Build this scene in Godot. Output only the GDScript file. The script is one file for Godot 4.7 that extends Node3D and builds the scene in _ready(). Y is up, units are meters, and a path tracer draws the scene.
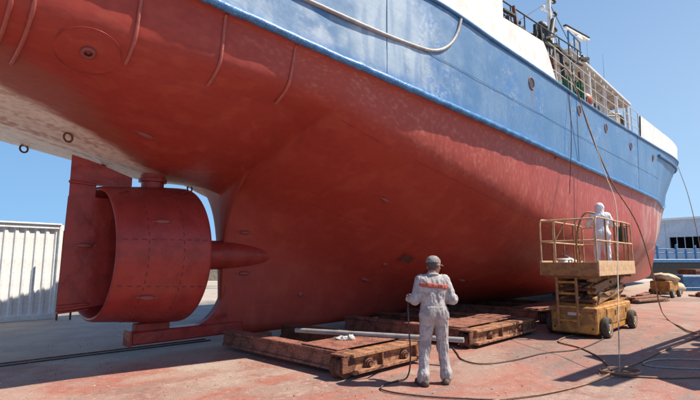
extends Node3D
# Trawler hauled out on a slipway, two painters, scissor lift.
const K := 1.0833            # hull table units to metres
const EYE := 1.65
const SHIP_AT := Vector3(-3.64, 0, -8.775)
const SHIP_TURN := 46.3      # degrees about y: local x = towards bow, z = starboard
var rng := RandomNumberGenerator.new()
var M := {}
var G := {}
var taken := {}
var ship: Node3D

# ---------------------------------------------------------------- helpers
func numbered(n: String) -> String:
	var c: int = taken.get(n, 0)
	taken[n] = c + 1
	return n if c == 0 else "%s_%03d" % [n, c]
func thing(called: String, label: String, category: String, at := Vector3.ZERO, turn := 0.0, group := "") -> Node3D:
	var o := Node3D.new()
	o.name = numbered(called)
	add_child(o, true)
	o.position = at
	o.rotation.y = deg_to_rad(turn)
	tag(o, label, category, group)
	return o
func tag(o: Node, label: String, category: String, group := "") -> void:
	o.set_meta("label", label)
	o.set_meta("category", category)
	if group != "":
		o.set_meta("group", group)
func begin() -> SurfaceTool:
	var s := SurfaceTool.new()
	s.begin(Mesh.PRIMITIVE_TRIANGLES)
	s.set_smooth_group(-1)
	return s
func commit(s: SurfaceTool) -> ArrayMesh:
	s.index()
	s.generate_normals()
	return s.commit()
func part(called: String, s, m: Material, parent: Node = null) -> MeshInstance3D:
	var o := MeshInstance3D.new()
	o.mesh = s if s is Mesh else commit(s)
	o.material_override = m
	if parent == null:
		o.name = numbered(called)
		add_child(o, true)
	else:
		o.name = called
		parent.add_child(o, true)
	return o
func structure(called: String, s, m: Material) -> MeshInstance3D:
	var o := part(called, s, m)
	o.set_meta("kind", "structure")
	return o
func tri(s: SurfaceTool, a: Vector3, b: Vector3, c: Vector3, inside: Vector3) -> void:
	var nn := (b - a).cross(c - a)
	if nn.dot((a + b + c) / 3.0 - inside) > 0.0:
		s.add_vertex(a); s.add_vertex(c); s.add_vertex(b)
	else:
		s.add_vertex(a); s.add_vertex(b); s.add_vertex(c)
func quad(s: SurfaceTool, a: Vector3, b: Vector3, c: Vector3, d: Vector3, inside: Vector3) -> void:
	tri(s, a, b, c, inside)
	tri(s, a, c, d, inside)
# box with chamfered edges; b orients it
func box(s: SurfaceTool, at: Vector3, size: Vector3, b := Basis(), bev := 0.0) -> void:
	var h := size * 0.5
	bev = min(bev, min(h.x, min(h.y, h.z)) * 0.8)
	var i := h - Vector3(bev, bev, bev)
	var ax := [Vector3(1, 0, 0), Vector3(0, 1, 0), Vector3(0, 0, 1)]
	for k in 3:
		for sg in [-1.0, 1.0]:
			var u: int = (k + 1) % 3
			var w: int = (k + 2) % 3
			var q := []
			for e in [[-1, -1], [1, -1], [1, 1], [-1, 1]]:
				q.append(at + b * (ax[k] * sg * h[k] + ax[u] * float(e[0]) * i[u] + ax[w] * float(e[1]) * i[w]))
			quad(s, q[0], q[1], q[2], q[3], at)
	if bev <= 0.0:
		return
	for k in 3:
		var u: int = (k + 1) % 3
		var w: int = (k + 2) % 3
		for e in [[-1, -1], [1, -1], [1, 1], [-1, 1]]:
			var su := float(e[0])
			var sw := float(e[1])
			var q := []
			for f in [[-1, 0], [1, 0], [1, 1], [-1, 1]]:
				var p: Vector3 = ax[k] * float(f[0]) * i[k]
				p += ax[u] * su * (h[u] if f[1] == 0 else i[u]) + ax[w] * sw * (i[w] if f[1] == 0 else h[w])
				q.append(at + b * p)
			quad(s, q[0], q[1], q[2], q[3], at)
	for sx in [-1.0, 1.0]:
		for sy in [-1.0, 1.0]:
			for sz in [-1.0, 1.0]:
				tri(s, at + b * Vector3(sx * h.x, sy * i.y, sz * i.z), at + b * Vector3(sx * i.x, sy * h.y, sz * i.z), at + b * Vector3(sx * i.x, sy * i.y, sz * h.z), at)
# beam of rectangular section from p to q
func bar(s: SurfaceTool, p: Vector3, q: Vector3, w: float, h: float, bev := 0.0) -> void:
	var d := (q - p).normalized()
	var up := Vector3.UP if abs(d.y) < 0.95 else Vector3.RIGHT
	var side := up.cross(d).normalized()
	var u2 := d.cross(side)
	box(s, (p + q) * 0.5, Vector3(w, h, p.distance_to(q)), Basis(side, u2, d), bev)
func spline(pts: Array, step: float) -> Array:
	var c := Curve3D.new()
	c.bake_interval = step
	for i in pts.size():
		var p: Vector3 = pts[i]
		var a: Vector3 = pts[max(i - 1, 0)]
		var b: Vector3 = pts[min(i + 1, pts.size() - 1)]
		var d := (b - a) * 0.5
		var la: float = p.distance_to(a)
		var lb: float = p.distance_to(b)
		var dn := d.normalized()
		c.add_point(p, -dn * la * 0.33, dn * lb * 0.33)
	return Array(c.get_baked_points())
func tube(s: SurfaceTool, path: Array, r, n := 8, caps := true) -> void:
	s.set_smooth_group(0)
	var rings := []
	var prev_u := Vector3.ZERO
	for i in path.size():
		var p: Vector3 = path[i]
		var d: Vector3 = (path[min(i + 1, path.size() - 1)] - path[max(i - 1, 0)]).normalized()
		var u := prev_u
		if i == 0 or u.length() < 0.1:
			u = d.cross(Vector3.UP if abs(d.y) < 0.9 else Vector3.RIGHT).normalized()
		else:
			u = (u - d * u.dot(d)).normalized()
		prev_u = u
		var v := d.cross(u)
		var rr: float = r[i] if r is Array else r
		var ring := []
		for k in n:
			var t := TAU * k / n
			ring.append(p + (u * cos(t) + v * sin(t)) * rr)
		rings.append(ring)
	for i in path.size() - 1:
		var mid: Vector3 = (path[i] + path[i + 1]) * 0.5
		for k in n:
			var k2 := (k + 1) % n
			quad(s, rings[i][k], rings[i][k2], rings[i + 1][k2], rings[i + 1][k], mid)
	s.set_smooth_group(-1)
	if caps:
		for e in [0, path.size() - 1]:
			var inn: Vector3 = path[1] if e == 0 else path[e - 1]
			for k in n:
				tri(s, path[e], rings[e][k], rings[e][(k + 1) % n], inn)
func cyl(s: SurfaceTool, p: Vector3, q: Vector3, r: float, n := 16) -> void:
	tube(s, [p, q], r, n)
# lathe: profile of Vector2(radius, along axis)
func lathe(s: SurfaceTool, at: Vector3, axis: Vector3, prof: Array, n := 24, smooth := true) -> void:
	s.set_smooth_group(0 if smooth else -1)
	var u := axis.cross(Vector3.UP if abs(axis.y) < 0.9 else Vector3.RIGHT).normalized()
	var v := axis.cross(u)
	var cen := Vector2.ZERO
	for p in prof: cen += p
	cen /= prof.size()
	for i in prof.size() - 1:
		for k in n:
			var t0 := TAU * k / n
			var t1 := TAU * (k + 1) / n
			var d0 := u * cos(t0) + v * sin(t0)
			var d1 := u * cos(t1) + v * sin(t1)
			var inn := at + axis * cen.y + (d0 + d1) * 0.5 * cen.x
			var p0: Vector2 = prof[i]
			var p1: Vector2 = prof[i + 1]
			quad(s, at + d0 * p0.x + axis * p0.y, at + d1 * p0.x + axis * p0.y, at + d1 * p1.x + axis * p1.y, at + d0 * p1.x + axis * p1.y, inn)
	s.set_smooth_group(-1)
func blob(s: SurfaceTool, at: Vector3, r: Vector3, b := Basis(), n := 12, amp := 0.0, seed_ := 0) -> void:
	var fn := FastNoiseLite.new()
	fn.seed = seed_
	fn.frequency = 1.2
	s.set_smooth_group(0)
	var P := []
	for i in n + 1:
		var row := []
		for k in n * 2:
			var th := PI * i / n
			var ph := TAU * k / (n * 2)
			var d := Vector3(sin(th) * cos(ph), cos(th), sin(th) * sin(ph))
			row.append(at + b * (d * r * (1.0 + amp * fn.get_noise_3dv(d * 1.5))))
		P.append(row)
	for i in n:
		for k in n * 2:
			var k2 := (k + 1) % (n * 2)
			if i > 0: tri(s, P[i][k], P[i][k2], P[i + 1][k], at)
			if i < n - 1: tri(s, P[i][k2], P[i + 1][k2], P[i + 1][k], at)
	s.set_smooth_group(-1)
func grid(s: SurfaceTool, P: Array, UV: Array, flip := false) -> void:
	s.set_smooth_group(0)
	for i in P.size() - 1:
		for k in P[i].size() - 1:
			var ix := [[i, k], [i + 1, k], [i + 1, k + 1], [i, k], [i + 1, k + 1], [i, k + 1]]
			if flip: ix = [[i, k], [i + 1, k + 1], [i + 1, k], [i, k], [i, k + 1], [i + 1, k + 1]]
			for e in ix:
				if not UV.is_empty(): s.set_uv(UV[e[0]][e[1]])
				s.add_vertex(P[e[0]][e[1]])
	s.set_smooth_group(-1)
# ---------------------------------------------------------------- textures
func nbytes(sd: int, fr: float, w: int, h: int, stretch := 1.0, kind := 0, seamless := false) -> PackedByteArray:
	var fn := FastNoiseLite.new()
	fn.seed = sd
	fn.frequency = fr
	fn.noise_type = FastNoiseLite.TYPE_SIMPLEX_SMOOTH if kind == 0 else FastNoiseLite.TYPE_CELLULAR
	fn.fractal_type = FastNoiseLite.FRACTAL_FBM
	fn.fractal_octaves = 5
	var hh := int(h * stretch)
	var im: Image = fn.get_seamless_image(w, hh, false, false, 0.12) if seamless else fn.get_image(w, hh)
	if hh != h: im.resize(w, h, Image.INTERPOLATE_BILINEAR)
	im.convert(Image.FORMAT_L8)
	return im.get_data()
func lin(r: float, g: float, b: float) -> Color:
	return Color(r, g, b).linear_to_srgb()
func store(d: PackedByteArray, i: int, c: Color) -> void:
	d[i * 3] = int(clamp(c.r, 0, 1) * 255)
	d[i * 3 + 1] = int(clamp(c.g, 0, 1) * 255)
	d[i * 3 + 2] = int(clamp(c.b, 0, 1) * 255)
func to_tex(d: PackedByteArray, w: int, h: int) -> ImageTexture:
	var im := Image.create_from_data(w, h, false, Image.FORMAT_RGB8, d)
	im.generate_mipmaps()
	return ImageTexture.create_from_image(im)
# tileable two or three coloured patches: base, patches of second, specks of third (linear colours)
func patch_tex(c1: Color, c2: Color, c3: Color, sd: int, lo: float, hi: float, speck: float, fr := 0.012, n := 256) -> ImageTexture:
	var a := nbytes(sd, fr, n, n, 1.0, 0, true)
	var b := nbytes(sd + 1, fr * 9.0, n, n, 1.0, 0, true)
	var d := PackedByteArray()
	d.resize(n * n * 3)
	for i in n * n:
		var x := a[i] / 255.0
		var y := b[i] / 255.0
		var t := smoothstep(lo, hi, x * 0.75 + y * 0.25)
		var c := c1.lerp(c2, t)
		if y > speck: c = c.lerp(c3, clamp((y - speck) * 7.0, 0, .7))
		c *= 0.82 + 0.36 * y
		store(d, i, c.linear_to_srgb())
	return to_tex(d, n, n)
func bump_tex(sd: int, fr: float, strength: float, n := 256, kind := 0) -> ImageTexture:
	var fn := FastNoiseLite.new()
	fn.seed = sd
	fn.frequency = fr
	fn.noise_type = FastNoiseLite.TYPE_SIMPLEX_SMOOTH if kind == 0 else FastNoiseLite.TYPE_CELLULAR
	fn.fractal_octaves = 4
	var im := fn.get_seamless_image(n, n, false, false, 0.12)
	im.convert(Image.FORMAT_RGBA8)
	im.bump_map_to_normal_map(strength)
	return ImageTexture.create_from_image(im)
func mat(col: Color, rough := 0.6, metal := 0.0, tex: Texture2D = null, tile := 1.0, nrm: Texture2D = null, nsc := 0.5) -> StandardMaterial3D:
	var m := StandardMaterial3D.new()
	m.albedo_color = col
	m.roughness = rough
	m.metallic = metal
	if tex or nrm:
		m.uv1_triplanar = true
		m.uv1_scale = Vector3.ONE / tile
	if tex: m.albedo_texture = tex
	if nrm:
		m.normal_enabled = true
		m.normal_texture = nrm
		m.normal_scale = nsc
	return m
# ---------------------------------------------------------------- hull form
const ST := [-5.2, -3.0, -1.3, 0.0, 1.2, 1.3, 2.5, 5.0, 8.0, 12.0, 18.0, 24.0, 30.0, 36.0, 39.0, 41.5]
const SEC := [
	[0, 4.05, .8, 4.08, 1.4, 4.13, 1.9, 4.2, 2.2, 4.4, 2.32, 4.7, 2.4, 5.1],
	[0, 3.72, .9, 3.80, 1.7, 3.88, 2.3, 3.97, 2.65, 4.2, 2.8, 4.5, 2.9, 4.98],
	[0, 3.40, 1, 3.51, 1.9, 3.65, 2.5, 3.84, 2.88, 4.15, 3.02, 4.45, 3.1, 4.82],
	[0, 3.1, 1, 3.22, 2, 3.46, 2.75, 3.8, 3.17, 4.08, 3.3, 4.35, 3.35, 4.65],
	[0, 2.95, .5, 3.12, 1.2, 3.35, 2.3, 3.68, 3.14, 4.02, 3.43, 4.3, 3.5, 4.55],
	[.06, .30, .10, 1.9, .40, 2.95, 2.0, 3.52, 3.26, 3.98, 3.47, 4.27, 3.52, 4.54],
	[.15, .27, .26, 1.72, .85, 2.52, 2.35, 3.12, 3.42, 3.66, 3.68, 4.1, 3.72, 4.42],
	[.2, .28, .66, 1.02, 1.65, 1.72, 2.85, 2.48, 3.58, 3.2, 3.92, 3.82, 3.95, 4.28],
	[.25, .30, 1.1, .70, 2.2, 1.18, 3.2, 1.86, 3.8, 2.72, 4.06, 3.5, 4.08, 4.18],
	[.25, .30, 1.35, .52, 2.55, .84, 3.42, 1.4, 3.88, 2.2, 4.09, 3.15, 4.1, 4.15],
	[.25, .3, 1.4, .6, 2.6, 1.05, 3.35, 1.8, 3.75, 2.6, 3.92, 3.4, 3.98, 4.2],
	[.2, .3, .95, .75, 1.75, 1.3, 2.4, 2.0, 2.8, 2.8, 3.05, 3.6, 3.25, 4.45],
	[.15, .35, .5, .9, .95, 1.6, 1.35, 2.4, 1.7, 3.2, 1.95, 4.0, 2.2, 4.9],
	[.06, .6, .2, 1.4, .4, 2.2, .65, 3.0, .9, 3.9, 1.15, 4.75, 1.4, 5.6],
	[.02, 2.6, .06, 3.3, .15, 3.9, .28, 4.5, .42, 5.05, .55, 5.5, .68, 5.95],
	[.02, 6.0, .02, 6.06, .02, 6.12, .02, 6.16, .02, 6.2, .02, 6.25, .02, 6.3]]
const TOP_S := [-5.2, -1.3, 2.9, 5.1, 9.2, 15.6, 22.0, 26.0, 29.0, 33.0, 37.0, 41.5]
const TOP_L := [2.5, 3.15, 3.78, 3.99, 4.12, 4.13, 4.06, 3.8, 3.35, 2.4, 1.3, .03]
const TOP_H := [5.9, 5.95, 6.2, 6.05, 6.0, 6.22, 6.6, 6.95, 7.25, 7.7, 8.2, 8.7]
func pch(xs: Array, ys: Array, x: float) -> float:
	var n := xs.size()
	var i := 0
	while i < n - 2 and x > xs[i + 1]: i += 1
	var sl := func(j): return (ys[j + 1] - ys[j]) / (xs[j + 1] - xs[j])
	var tg := func(j):
		if j == 0: return sl.call(0)
		if j == n - 1: return sl.call(n - 2)
		var d0: float = sl.call(j - 1)
		var d1: float = sl.call(j)
		if d0 * d1 <= 0: return 0.0
		var h0: float = xs[j] - xs[j - 1]
		var h1: float = xs[j + 1] - xs[j]
		var w1 := 2 * h1 + h0
		var w2 := h1 + 2 * h0
		return (w1 + w2) / (w1 / d0 + w2 / d1)
	var h: float = xs[i + 1] - xs[i]
	var t: float = (x - xs[i]) / h
	var m0: float = tg.call(i)
	var m1: float = tg.call(i + 1)
	return (2 * t * t * t - 3 * t * t + 1) * ys[i] + (t * t * t - 2 * t * t + t) * h * m0 + (3 * t * t - 2 * t * t * t) * ys[i + 1] + (t * t * t - t * t) * h * m1
var sec_cache := {}
func section(S: float) -> Array:
	if sec_cache.has(S): return sec_cache[S]
	var r := []
	for j in 14:
		var ys := []
		for e in SEC: ys.append(e[j])
		r.append(pch(ST, ys, S))
	# the topsides overhang: the red side is set in below the rubbing rail
	var t := 1.0 - smoothstep(30.0, 38.0, S)
	r[10] = lerp(r[10], r[12] - .08, t)
	r[11] = lerp(r[11], r[13] - .06, t)
	r[8] = lerp(r[8], clamp(r[8], r[10] - .20, r[10] - .07), t)
	r[9] = lerp(r[9], min(r[9], r[11] - .36), t)
	sec_cache[S] = r
	return r
func hp(S: float, u: float, side := 1.0) -> Vector3:   # S, u in table units; result in ship metres
	var e := section(S)
	var xs := [0, 1, 2, 3, 4, 5, 6]
	var l := pch(xs, [e[0], e[2], e[4], e[6], e[8], e[10], e[12]], u)
	var h := pch(xs, [e[1], e[3], e[5], e[7], e[9], e[11], e[13]], u)
	return Vector3(S * K, EYE + (h - EYE) * K, l * K * side)
func hn(S: float, u: float, side := 1.0) -> Vector3:
	var a := hp(S + 0.05, u, side) - hp(S - 0.05, u, side)
	var b := hp(S, min(u + 0.05, 6), side) - hp(S, max(u - 0.05, 0), side)
	var n := a.cross(b).normalized()
	if n.z * side < 0: n = -n
	return n
func tp(S: float, v: float, side := 1.0) -> Vector3:   # blue topsides, v 0 rail .. 1 top
	var a := hp(S, 6.0, side)
	var l := pch(TOP_S, TOP_L, S) * K * side
	var h := EYE + (pch(TOP_S, TOP_H, S) - EYE) * K
	var rake: float = 2.2 * pow(clamp((S - 30.0) / 11.5, 0, 1), 2)
	return Vector3(a.x + rake * v, lerp(a.y, h, v), lerp(a.z, l, v))
func tn(S: float, v: float, side := 1.0) -> Vector3:
	var n := (tp(S + .1, v, side) - tp(S - .1, v, side)).cross(tp(S, v + .05, side) - tp(S, v - .05, side)).normalized()
	return n if n.z * side > 0 else -n
func uS(S: float) -> float: return pow((S + 6.0) / 50.0, 0.55)
func Su(u: float) -> float: return pow(u, 1.0 / 0.55) * 50.0 - 6.0
# ---------------------------------------------------------------- person field mesher
func smin(a: float, b: float, k: float) -> float:
	var h: float = max(k - abs(a - b), 0.0) / k
	return min(a, b) - h * h * k * 0.25
# bones: [a, b, ra, rb]; carves: planes [point, normal] that cut the shape away on the normal's side
func nets(s: SurfaceTool, bones: Array, cell: float, k: float, cuts: Array, amp := 0.0, sd := 1, inflate := 0.0, colour = null) -> void:
	var lo := Vector3(1e9, 1e9, 1e9)
	var hi := -lo
	for b in bones:
		var rm: float = max(b[2], b[3]) + inflate + 0.02
		for q in [b[0], b[1]]:
			lo = lo.min(q - Vector3.ONE * rm)
			hi = hi.max(q + Vector3.ONE * rm)
	lo -= Vector3.ONE * cell * 3
	hi += Vector3.ONE * cell * 3
	var nx := int((hi.x - lo.x) / cell) + 1
	var ny := int((hi.y - lo.y) / cell) + 1
	var nz := int((hi.z - lo.z) / cell) + 1
	var F := PackedFloat32Array()
	F.resize(nx * ny * nz)
	F.fill(0.2)
	for b in bones:
		var a: Vector3 = b[0]
		var d: Vector3 = b[1] - a
		var ra: float = b[2] + inflate
		var rb: float = b[3] + inflate
		var rm: float = max(ra, rb) + k + cell * 2
		var l0: Vector3 = (a.min(b[1]) - Vector3.ONE * rm - lo) / cell
		var h0: Vector3 = (a.max(b[1]) + Vector3.ONE * rm - lo) / cell
		var dd: float = max(d.dot(d), 1e-9)
		for z in range(max(0, int(l0.z)), min(nz, int(h0.z) + 2)):
			for y in range(max(0, int(l0.y)), min(ny, int(h0.y) + 2)):
				var row := (z * ny + y) * nx
				for x in range(max(0, int(l0.x)), min(nx, int(h0.x) + 2)):
					var p := lo + Vector3(x, y, z) * cell
					var pa := p - a
					var t: float = clamp(pa.dot(d) / dd, 0.0, 1.0)
					var dist := (pa - d * t).length() - (ra + (rb - ra) * t)
					var f := F[row + x]
					if dist < f + k: F[row + x] = smin(f, dist, k)
	for c in cuts:
		for z in nz:
			for y in ny:
				for x in nx:
					var i := (z * ny + y) * nx + x
					if F[i] < 0.1:
						var p := lo + Vector3(x, y, z) * cell
						var dc: float = (p - c[0]).dot(c[1])
						if c.size() > 2 and p.distance_to(c[0]) > c[2]: continue
						F[i] = max(F[i], dc)
	var fn := FastNoiseLite.new()
	fn.seed = sd
	fn.frequency = 10.0
	fn.fractal_octaves = 2
	var V := {}
	var sy := nx
	var sz := nx * ny
	var off := [0, 1, sy, sy + 1, sz, sz + 1, sz + sy, sz + sy + 1]
	for z in nz - 1:
		for y in ny - 1:
			for x in nx - 1:
				var i := z * sz + y * sy + x
				var f0 := F[i]
				if f0 > cell * 2.5 or f0 < -cell * 2.5: continue
				var m := 0
				for e in 8:
					if F[i + off[e]] < 0.0: m |= 1 << e
				if m == 0 or m == 255: continue
				var sum := Vector3.ZERO
				var cnt := 0
				for e in 8:
					for ax in 3:
						if e & (1 << ax): continue
						var e2 := e | (1 << ax)
						var fa := F[i + off[e]]
						var fb := F[i + off[e2]]
						if (fa < 0.0) == (fb < 0.0): continue
						var t := fa / (fa - fb)
						var p := Vector3(e & 1, (e >> 1) & 1, (e >> 2) & 1)
						p[ax] += t
						sum += p
						cnt += 1
				var p := lo + (Vector3(x, y, z) + sum / cnt) * cell
				if amp > 0.0:
					var g := Vector3(F[i + 1] - f0, F[i + sy] - f0, F[i + sz] - f0).normalized()
					var q := Vector3(p.x * 1.3, p.y * .34 + p.x * 0.5, p.z * 1.3) if p.y < .86 else Vector3(p.x * 1.45, p.y * .5 + p.x * .35, p.z * 1.2)
					p += g * amp * (.8 - 2.6 * abs(fn.get_noise_3dv(q)) + .5 * fn.get_noise_3dv(q * 1.9))
				V[i] = p
	s.set_smooth_group(0)
	for i in V:
		var strides := [1, sy, sz]
		for ax in 3:
			var j: int = i + strides[ax]
			if (F[i] < 0.0) == (F[j] < 0.0): continue
			var u: int = strides[(ax + 1) % 3]
			var w: int = strides[(ax + 2) % 3]
			if not (V.has(i - u) and V.has(i - w) and V.has(i - u - w)): continue
			var q := [V[i], V[i - u], V[i - u - w], V[i - w]]
			if F[i] < 0.0: q = [q[0], q[3], q[2], q[1]]
			for e in [0, 1, 2, 0, 2, 3]:
				if colour != null: s.set_color(colour.call(q[e]))
				s.add_vertex(q[e])
	s.set_smooth_group(-1)

func _ready() -> void:
	rng.seed = 7
	set_stage()
	make_materials()
	make_ground()
	make_ship()
	make_cradles()
	make_lift()
	make_people()
	make_left_background()
	make_right_background()
	make_hoses()
	make_offstage()
	make_debris()

func set_stage() -> void:
	var cam := Camera3D.new()
	cam.name = "camera"
	cam.position = Vector3(0, EYE, 0)
	cam.rotation_degrees = Vector3(7.55, 0, 0)
	cam.fov = 46.38
	cam.near = 0.05
	cam.far = 2000.0
	add_child(cam)
	cam.current = true
	var env := Environment.new()
	env.background_mode = Environment.BG_SKY
	var sky := Sky.new()
	var to_sun := Vector3(0.999, 0, 0.04) * cos(deg_to_rad(53.0)) + Vector3.UP * sin(deg_to_rad(53.0))
	var sm := PanoramaSkyMaterial.new()
	var pw := 512
	var ph := 256
	var im := Image.create(pw, ph, false, Image.FORMAT_RGBF)
	for y in ph:
		var el := PI * (.5 - (y + .5) / ph)
		for x in pw:
			var az := TAU * (x + .5) / pw
			var d := Vector3(sin(az) * cos(el), sin(el), -cos(az) * cos(el))
			var c := Color(.26, .225, .20)
			if d.y > 0.0:
				c = Color(.052, .150, .36).lerp(Color(.19, .37, .60), pow(1.0 - d.y, 2.2))
				c += Color(.40, .38, .27) * (pow(.5 + .5 * d.dot(to_sun), 3.0) * pow(1.0 - d.y, 1.3))
			im.set_pixel(x, y, c)
	sm.panorama = ImageTexture.create_from_image(im)
	sky.sky_material = sm
	env.sky = sky
	env.tonemap_mode = Environment.TONE_MAPPER_LINEAR
	env.tonemap_exposure = 1.6
	env.sdfgi_enabled = true
	env.ssao_enabled = true
	env.ssil_enabled = true
	var we := WorldEnvironment.new()
	we.name = "world_environment"
	we.environment = env
	add_child(we)
	var sun := DirectionalLight3D.new()
	sun.name = "sun"
	sun.light_energy = 1.6
	sun.light_color = Color(1.0, 0.955, 0.88)
	sun.light_angular_distance = 0.5
	sun.shadow_enabled = true
	add_child(sun)
	sun.look_at_from_position(to_sun * 50.0, Vector3.ZERO, Vector3.UP)

func make_materials() -> void:
	var nf := bump_tex(11, 0.03, 3.0)
	var nc := bump_tex(12, 0.008, 6.0)
	G.nf = nf
	G.nc = nc
	M.red = mat(lin(.27, .045, .038), .42, 0, patch_tex(Color(.9, .9, .9), Color(.72, .7, .7), Color(1, .95, .95), 21, .45, .62, .72), 1.3, nc, .35)
	M.red.albedo_color = lin(.33, .042, .035)
	M.red.metallic_specular = .4
	M.red.roughness = .36
	M.red.normal_scale = .6
	M.reddark = mat(lin(.13, .022, .022), .6)  # dark red standing for the shade inside the plug weld slots
	M.redlight = mat(lin(.42, .10, .08), .5, 0, patch_tex(Color(.9, .9, .9), Color(.7, .7, .7), Color(1, 1, 1), 23, .45, .6, .7), .7, nf, .4)
	M.railblue = mat(Color.WHITE, .38, 0, patch_tex(Color(.03, .14, .34), Color(.05, .22, .48), Color(.35, .45, .55), 31, .4, .6, .70), .8, nf, .6)
	M.white = mat(Color.WHITE, .45, 0, patch_tex(Color(.72, .72, .70), Color(.64, .62, .58), Color(.5, .35, .22), 33, .45, .7, .78), 2.0, nc, .15)
	M.offwhite = mat(Color.WHITE, .55, 0, patch_tex(Color(.66, .64, .6), Color(.55, .5, .44), Color(.35, .22, .12), 35, .45, .65, .7), 1.2, nf, .2)
	M.black = mat(Color.WHITE, .6, 0, patch_tex(Color(.02, .02, .022), Color(.04, .035, .03), Color(.12, .08, .05), 37, .4, .6, .72), .6, nf, .4)
	M.steel = mat(Color.WHITE, .45, .6, patch_tex(Color(.35, .35, .36), Color(.22, .2, .18), Color(.3, .15, .07), 39, .4, .6, .7), .8, nf, .3)
	M.rust = mat(Color.WHITE, .85, 0, patch_tex(Color(.16, .055, .03), Color(.07, .028, .02), Color(.34, .15, .07), 41, .4, .62, .66), .9, nf, 1.0)
	M.rustred = mat(Color.WHITE, .8, 0, patch_tex(Color(.24, .085, .058), Color(.13, .048, .033), Color(.42, .24, .17), 43, .42, .62, .66), 1.1, nf, .8)
	M.rustyel = mat(Color.WHITE, .75, 0, patch_tex(Color(.32, .15, .075), Color(.16, .06, .036), Color(.44, .27, .15), 45, .42, .60, .68), .8, nf, .8)
	M.yellow = mat(Color.WHITE, .55, 0, patch_tex(Color(.52, .25, .04), Color(.30, .14, .05), Color(.17, .075, .035), 47, .44, .60, .58), .9, nf, .4)
	M.yellowworn = mat(Color.WHITE, .6, 0, patch_tex(Color(.36, .18, .06), Color(.27, .12, .05), Color(.15, .06, .03), 49, .42, .6, .66), .6, nf, .5)
	M.orangepale = mat(Color.WHITE, .6, 0, patch_tex(Color(.58, .38, .22), Color(.46, .27, .14), Color(.7, .58, .45), 51, .42, .6, .68), .6, nf, .4)
	M.rubber = mat(Color.WHITE, .8, 0, patch_tex(Color(.035, .03, .028), Color(.09, .07, .055), Color(.16, .12, .1), 53, .4, .62, .72), .3, nf, .6)
	M.rim = mat(Color.WHITE, .6, .0, patch_tex(Color(.45, .40, .33), Color(.3, .2, .1), Color(.18, .1, .05), 55, .4, .6, .7), .3, nf, .4)
	M.container = mat(Color.WHITE, .5, 0, patch_tex(Color(.84, .84, .82), Color(.78, .77, .74), Color(.4, .28, .18), 57, .45, .66, .8), 2.2, nc, .1)
	M.suit = mat(Color.WHITE, .9, 0, patch_tex(Color(.42, .41, .41), Color(.27, .25, .245), Color(.34, .17, .14), 59, .42, .60, .66), .45, nf, .5)
	M.suitwhite = mat(Color.WHITE, .85, 0, patch_tex(Color(.74, .75, .78), Color(.66, .66, .68), Color(.6, .5, .46), 61, .45, .66, .8), .5, nf, .4)
	M.stripe = mat(Color.WHITE, .8, 0, patch_tex(Color(.40, .085, .06), Color(.30, .10, .08), Color(.45, .3, .26), 63, .45, .66, .74), .3, nf, .4)
	M.grey = mat(Color.WHITE, .85, 0, patch_tex(Color(.24, .23, .225), Color(.17, .16, .16), Color(.35, .33, .3), 65, .45, .66, .74), .3, nf, .5)
	M.shoe = mat(Color.WHITE, .8, 0, patch_tex(Color(.08, .055, .045), Color(.14, .09, .07), Color(.25, .18, .15), 67, .45, .66, .7), .2, nf, .5)
	M.skin = mat(Color.WHITE, .55, 0, null, 1.0, null)
	M.skin.vertex_color_use_as_albedo = true
	M.hose = mat(Color.WHITE, .6, 0, patch_tex(Color(.20, .10, .055), Color(.28, .16, .10), Color(.36, .26, .2), 69, .45, .6, .7), .4)
	M.hosedark = mat(Color.WHITE, .6, 0, patch_tex(Color(.05, .03, .028), Color(.10, .06, .05), Color(.2, .14, .12), 71, .45, .6, .7), .4)
	M.rope = mat(Color.WHITE, .9, 0, patch_tex(Color(.42, .38, .32), Color(.3, .26, .2), Color(.55, .5, .44), 73, .45, .6, .7), .2)
	M.wood = mat(Color.WHITE, .85, 0, patch_tex(Color(.26, .15, .09), Color(.16, .09, .06), Color(.36, .25, .17), 75, .42, .6, .7), .7, nf, .8)
	M.pipegrey = mat(Color.WHITE, .5, 0, patch_tex(Color(.33, .33, .33), Color(.25, .23, .22), Color(.3, .16, .12), 77, .45, .65, .74), .8, nf, .2)
	M.net = mat(Color.WHITE, .95, 0, patch_tex(Color(.02, .10, .05), Color(.03, .15, .08), Color(.10, .24, .15), 79, .4, .6, .66), .5, nf, 1.0)
	M.tan = mat(Color.WHITE, .9, 0, patch_tex(Color(.52, .42, .30), Color(.40, .30, .2), Color(.62, .55, .45), 81, .42, .6, .7), .9, nf, .8)
	M.bluepaint = mat(Color.WHITE, .5, 0, patch_tex(Color(.035, .13, .30), Color(.05, .18, .36), Color(.25, .2, .18), 83, .42, .6, .74), 1.2, nf, .3)
	M.bluecloth = mat(lin(.04, .09, .28), .9)
	M.buoy = mat(Color.WHITE, .5, 0, patch_tex(Color(.42, .07, .03), Color(.36, .08, .05), Color(.5, .3, .25), 85, .42, .6, .74), .5)
	M.wallpale = mat(Color.WHITE, .8, 0, patch_tex(Color(.56, .60, .66), Color(.50, .54, .60), Color(.62, .64, .66), 87, .42, .6, .74), 6.0)
	M.roofpale = mat(lin(.72, .74, .76), .6)
	M.glass = mat(lin(.03, .04, .05), .08)
	M.zinc = mat(Color.WHITE, .5, 0, patch_tex(Color(.25, .05, .045), Color(.20, .045, .04), Color(.36, .2, .18), 89, .42, .6, .72), .2, nf, .3)
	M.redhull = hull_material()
	M.bluehull = blue_material()

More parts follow.
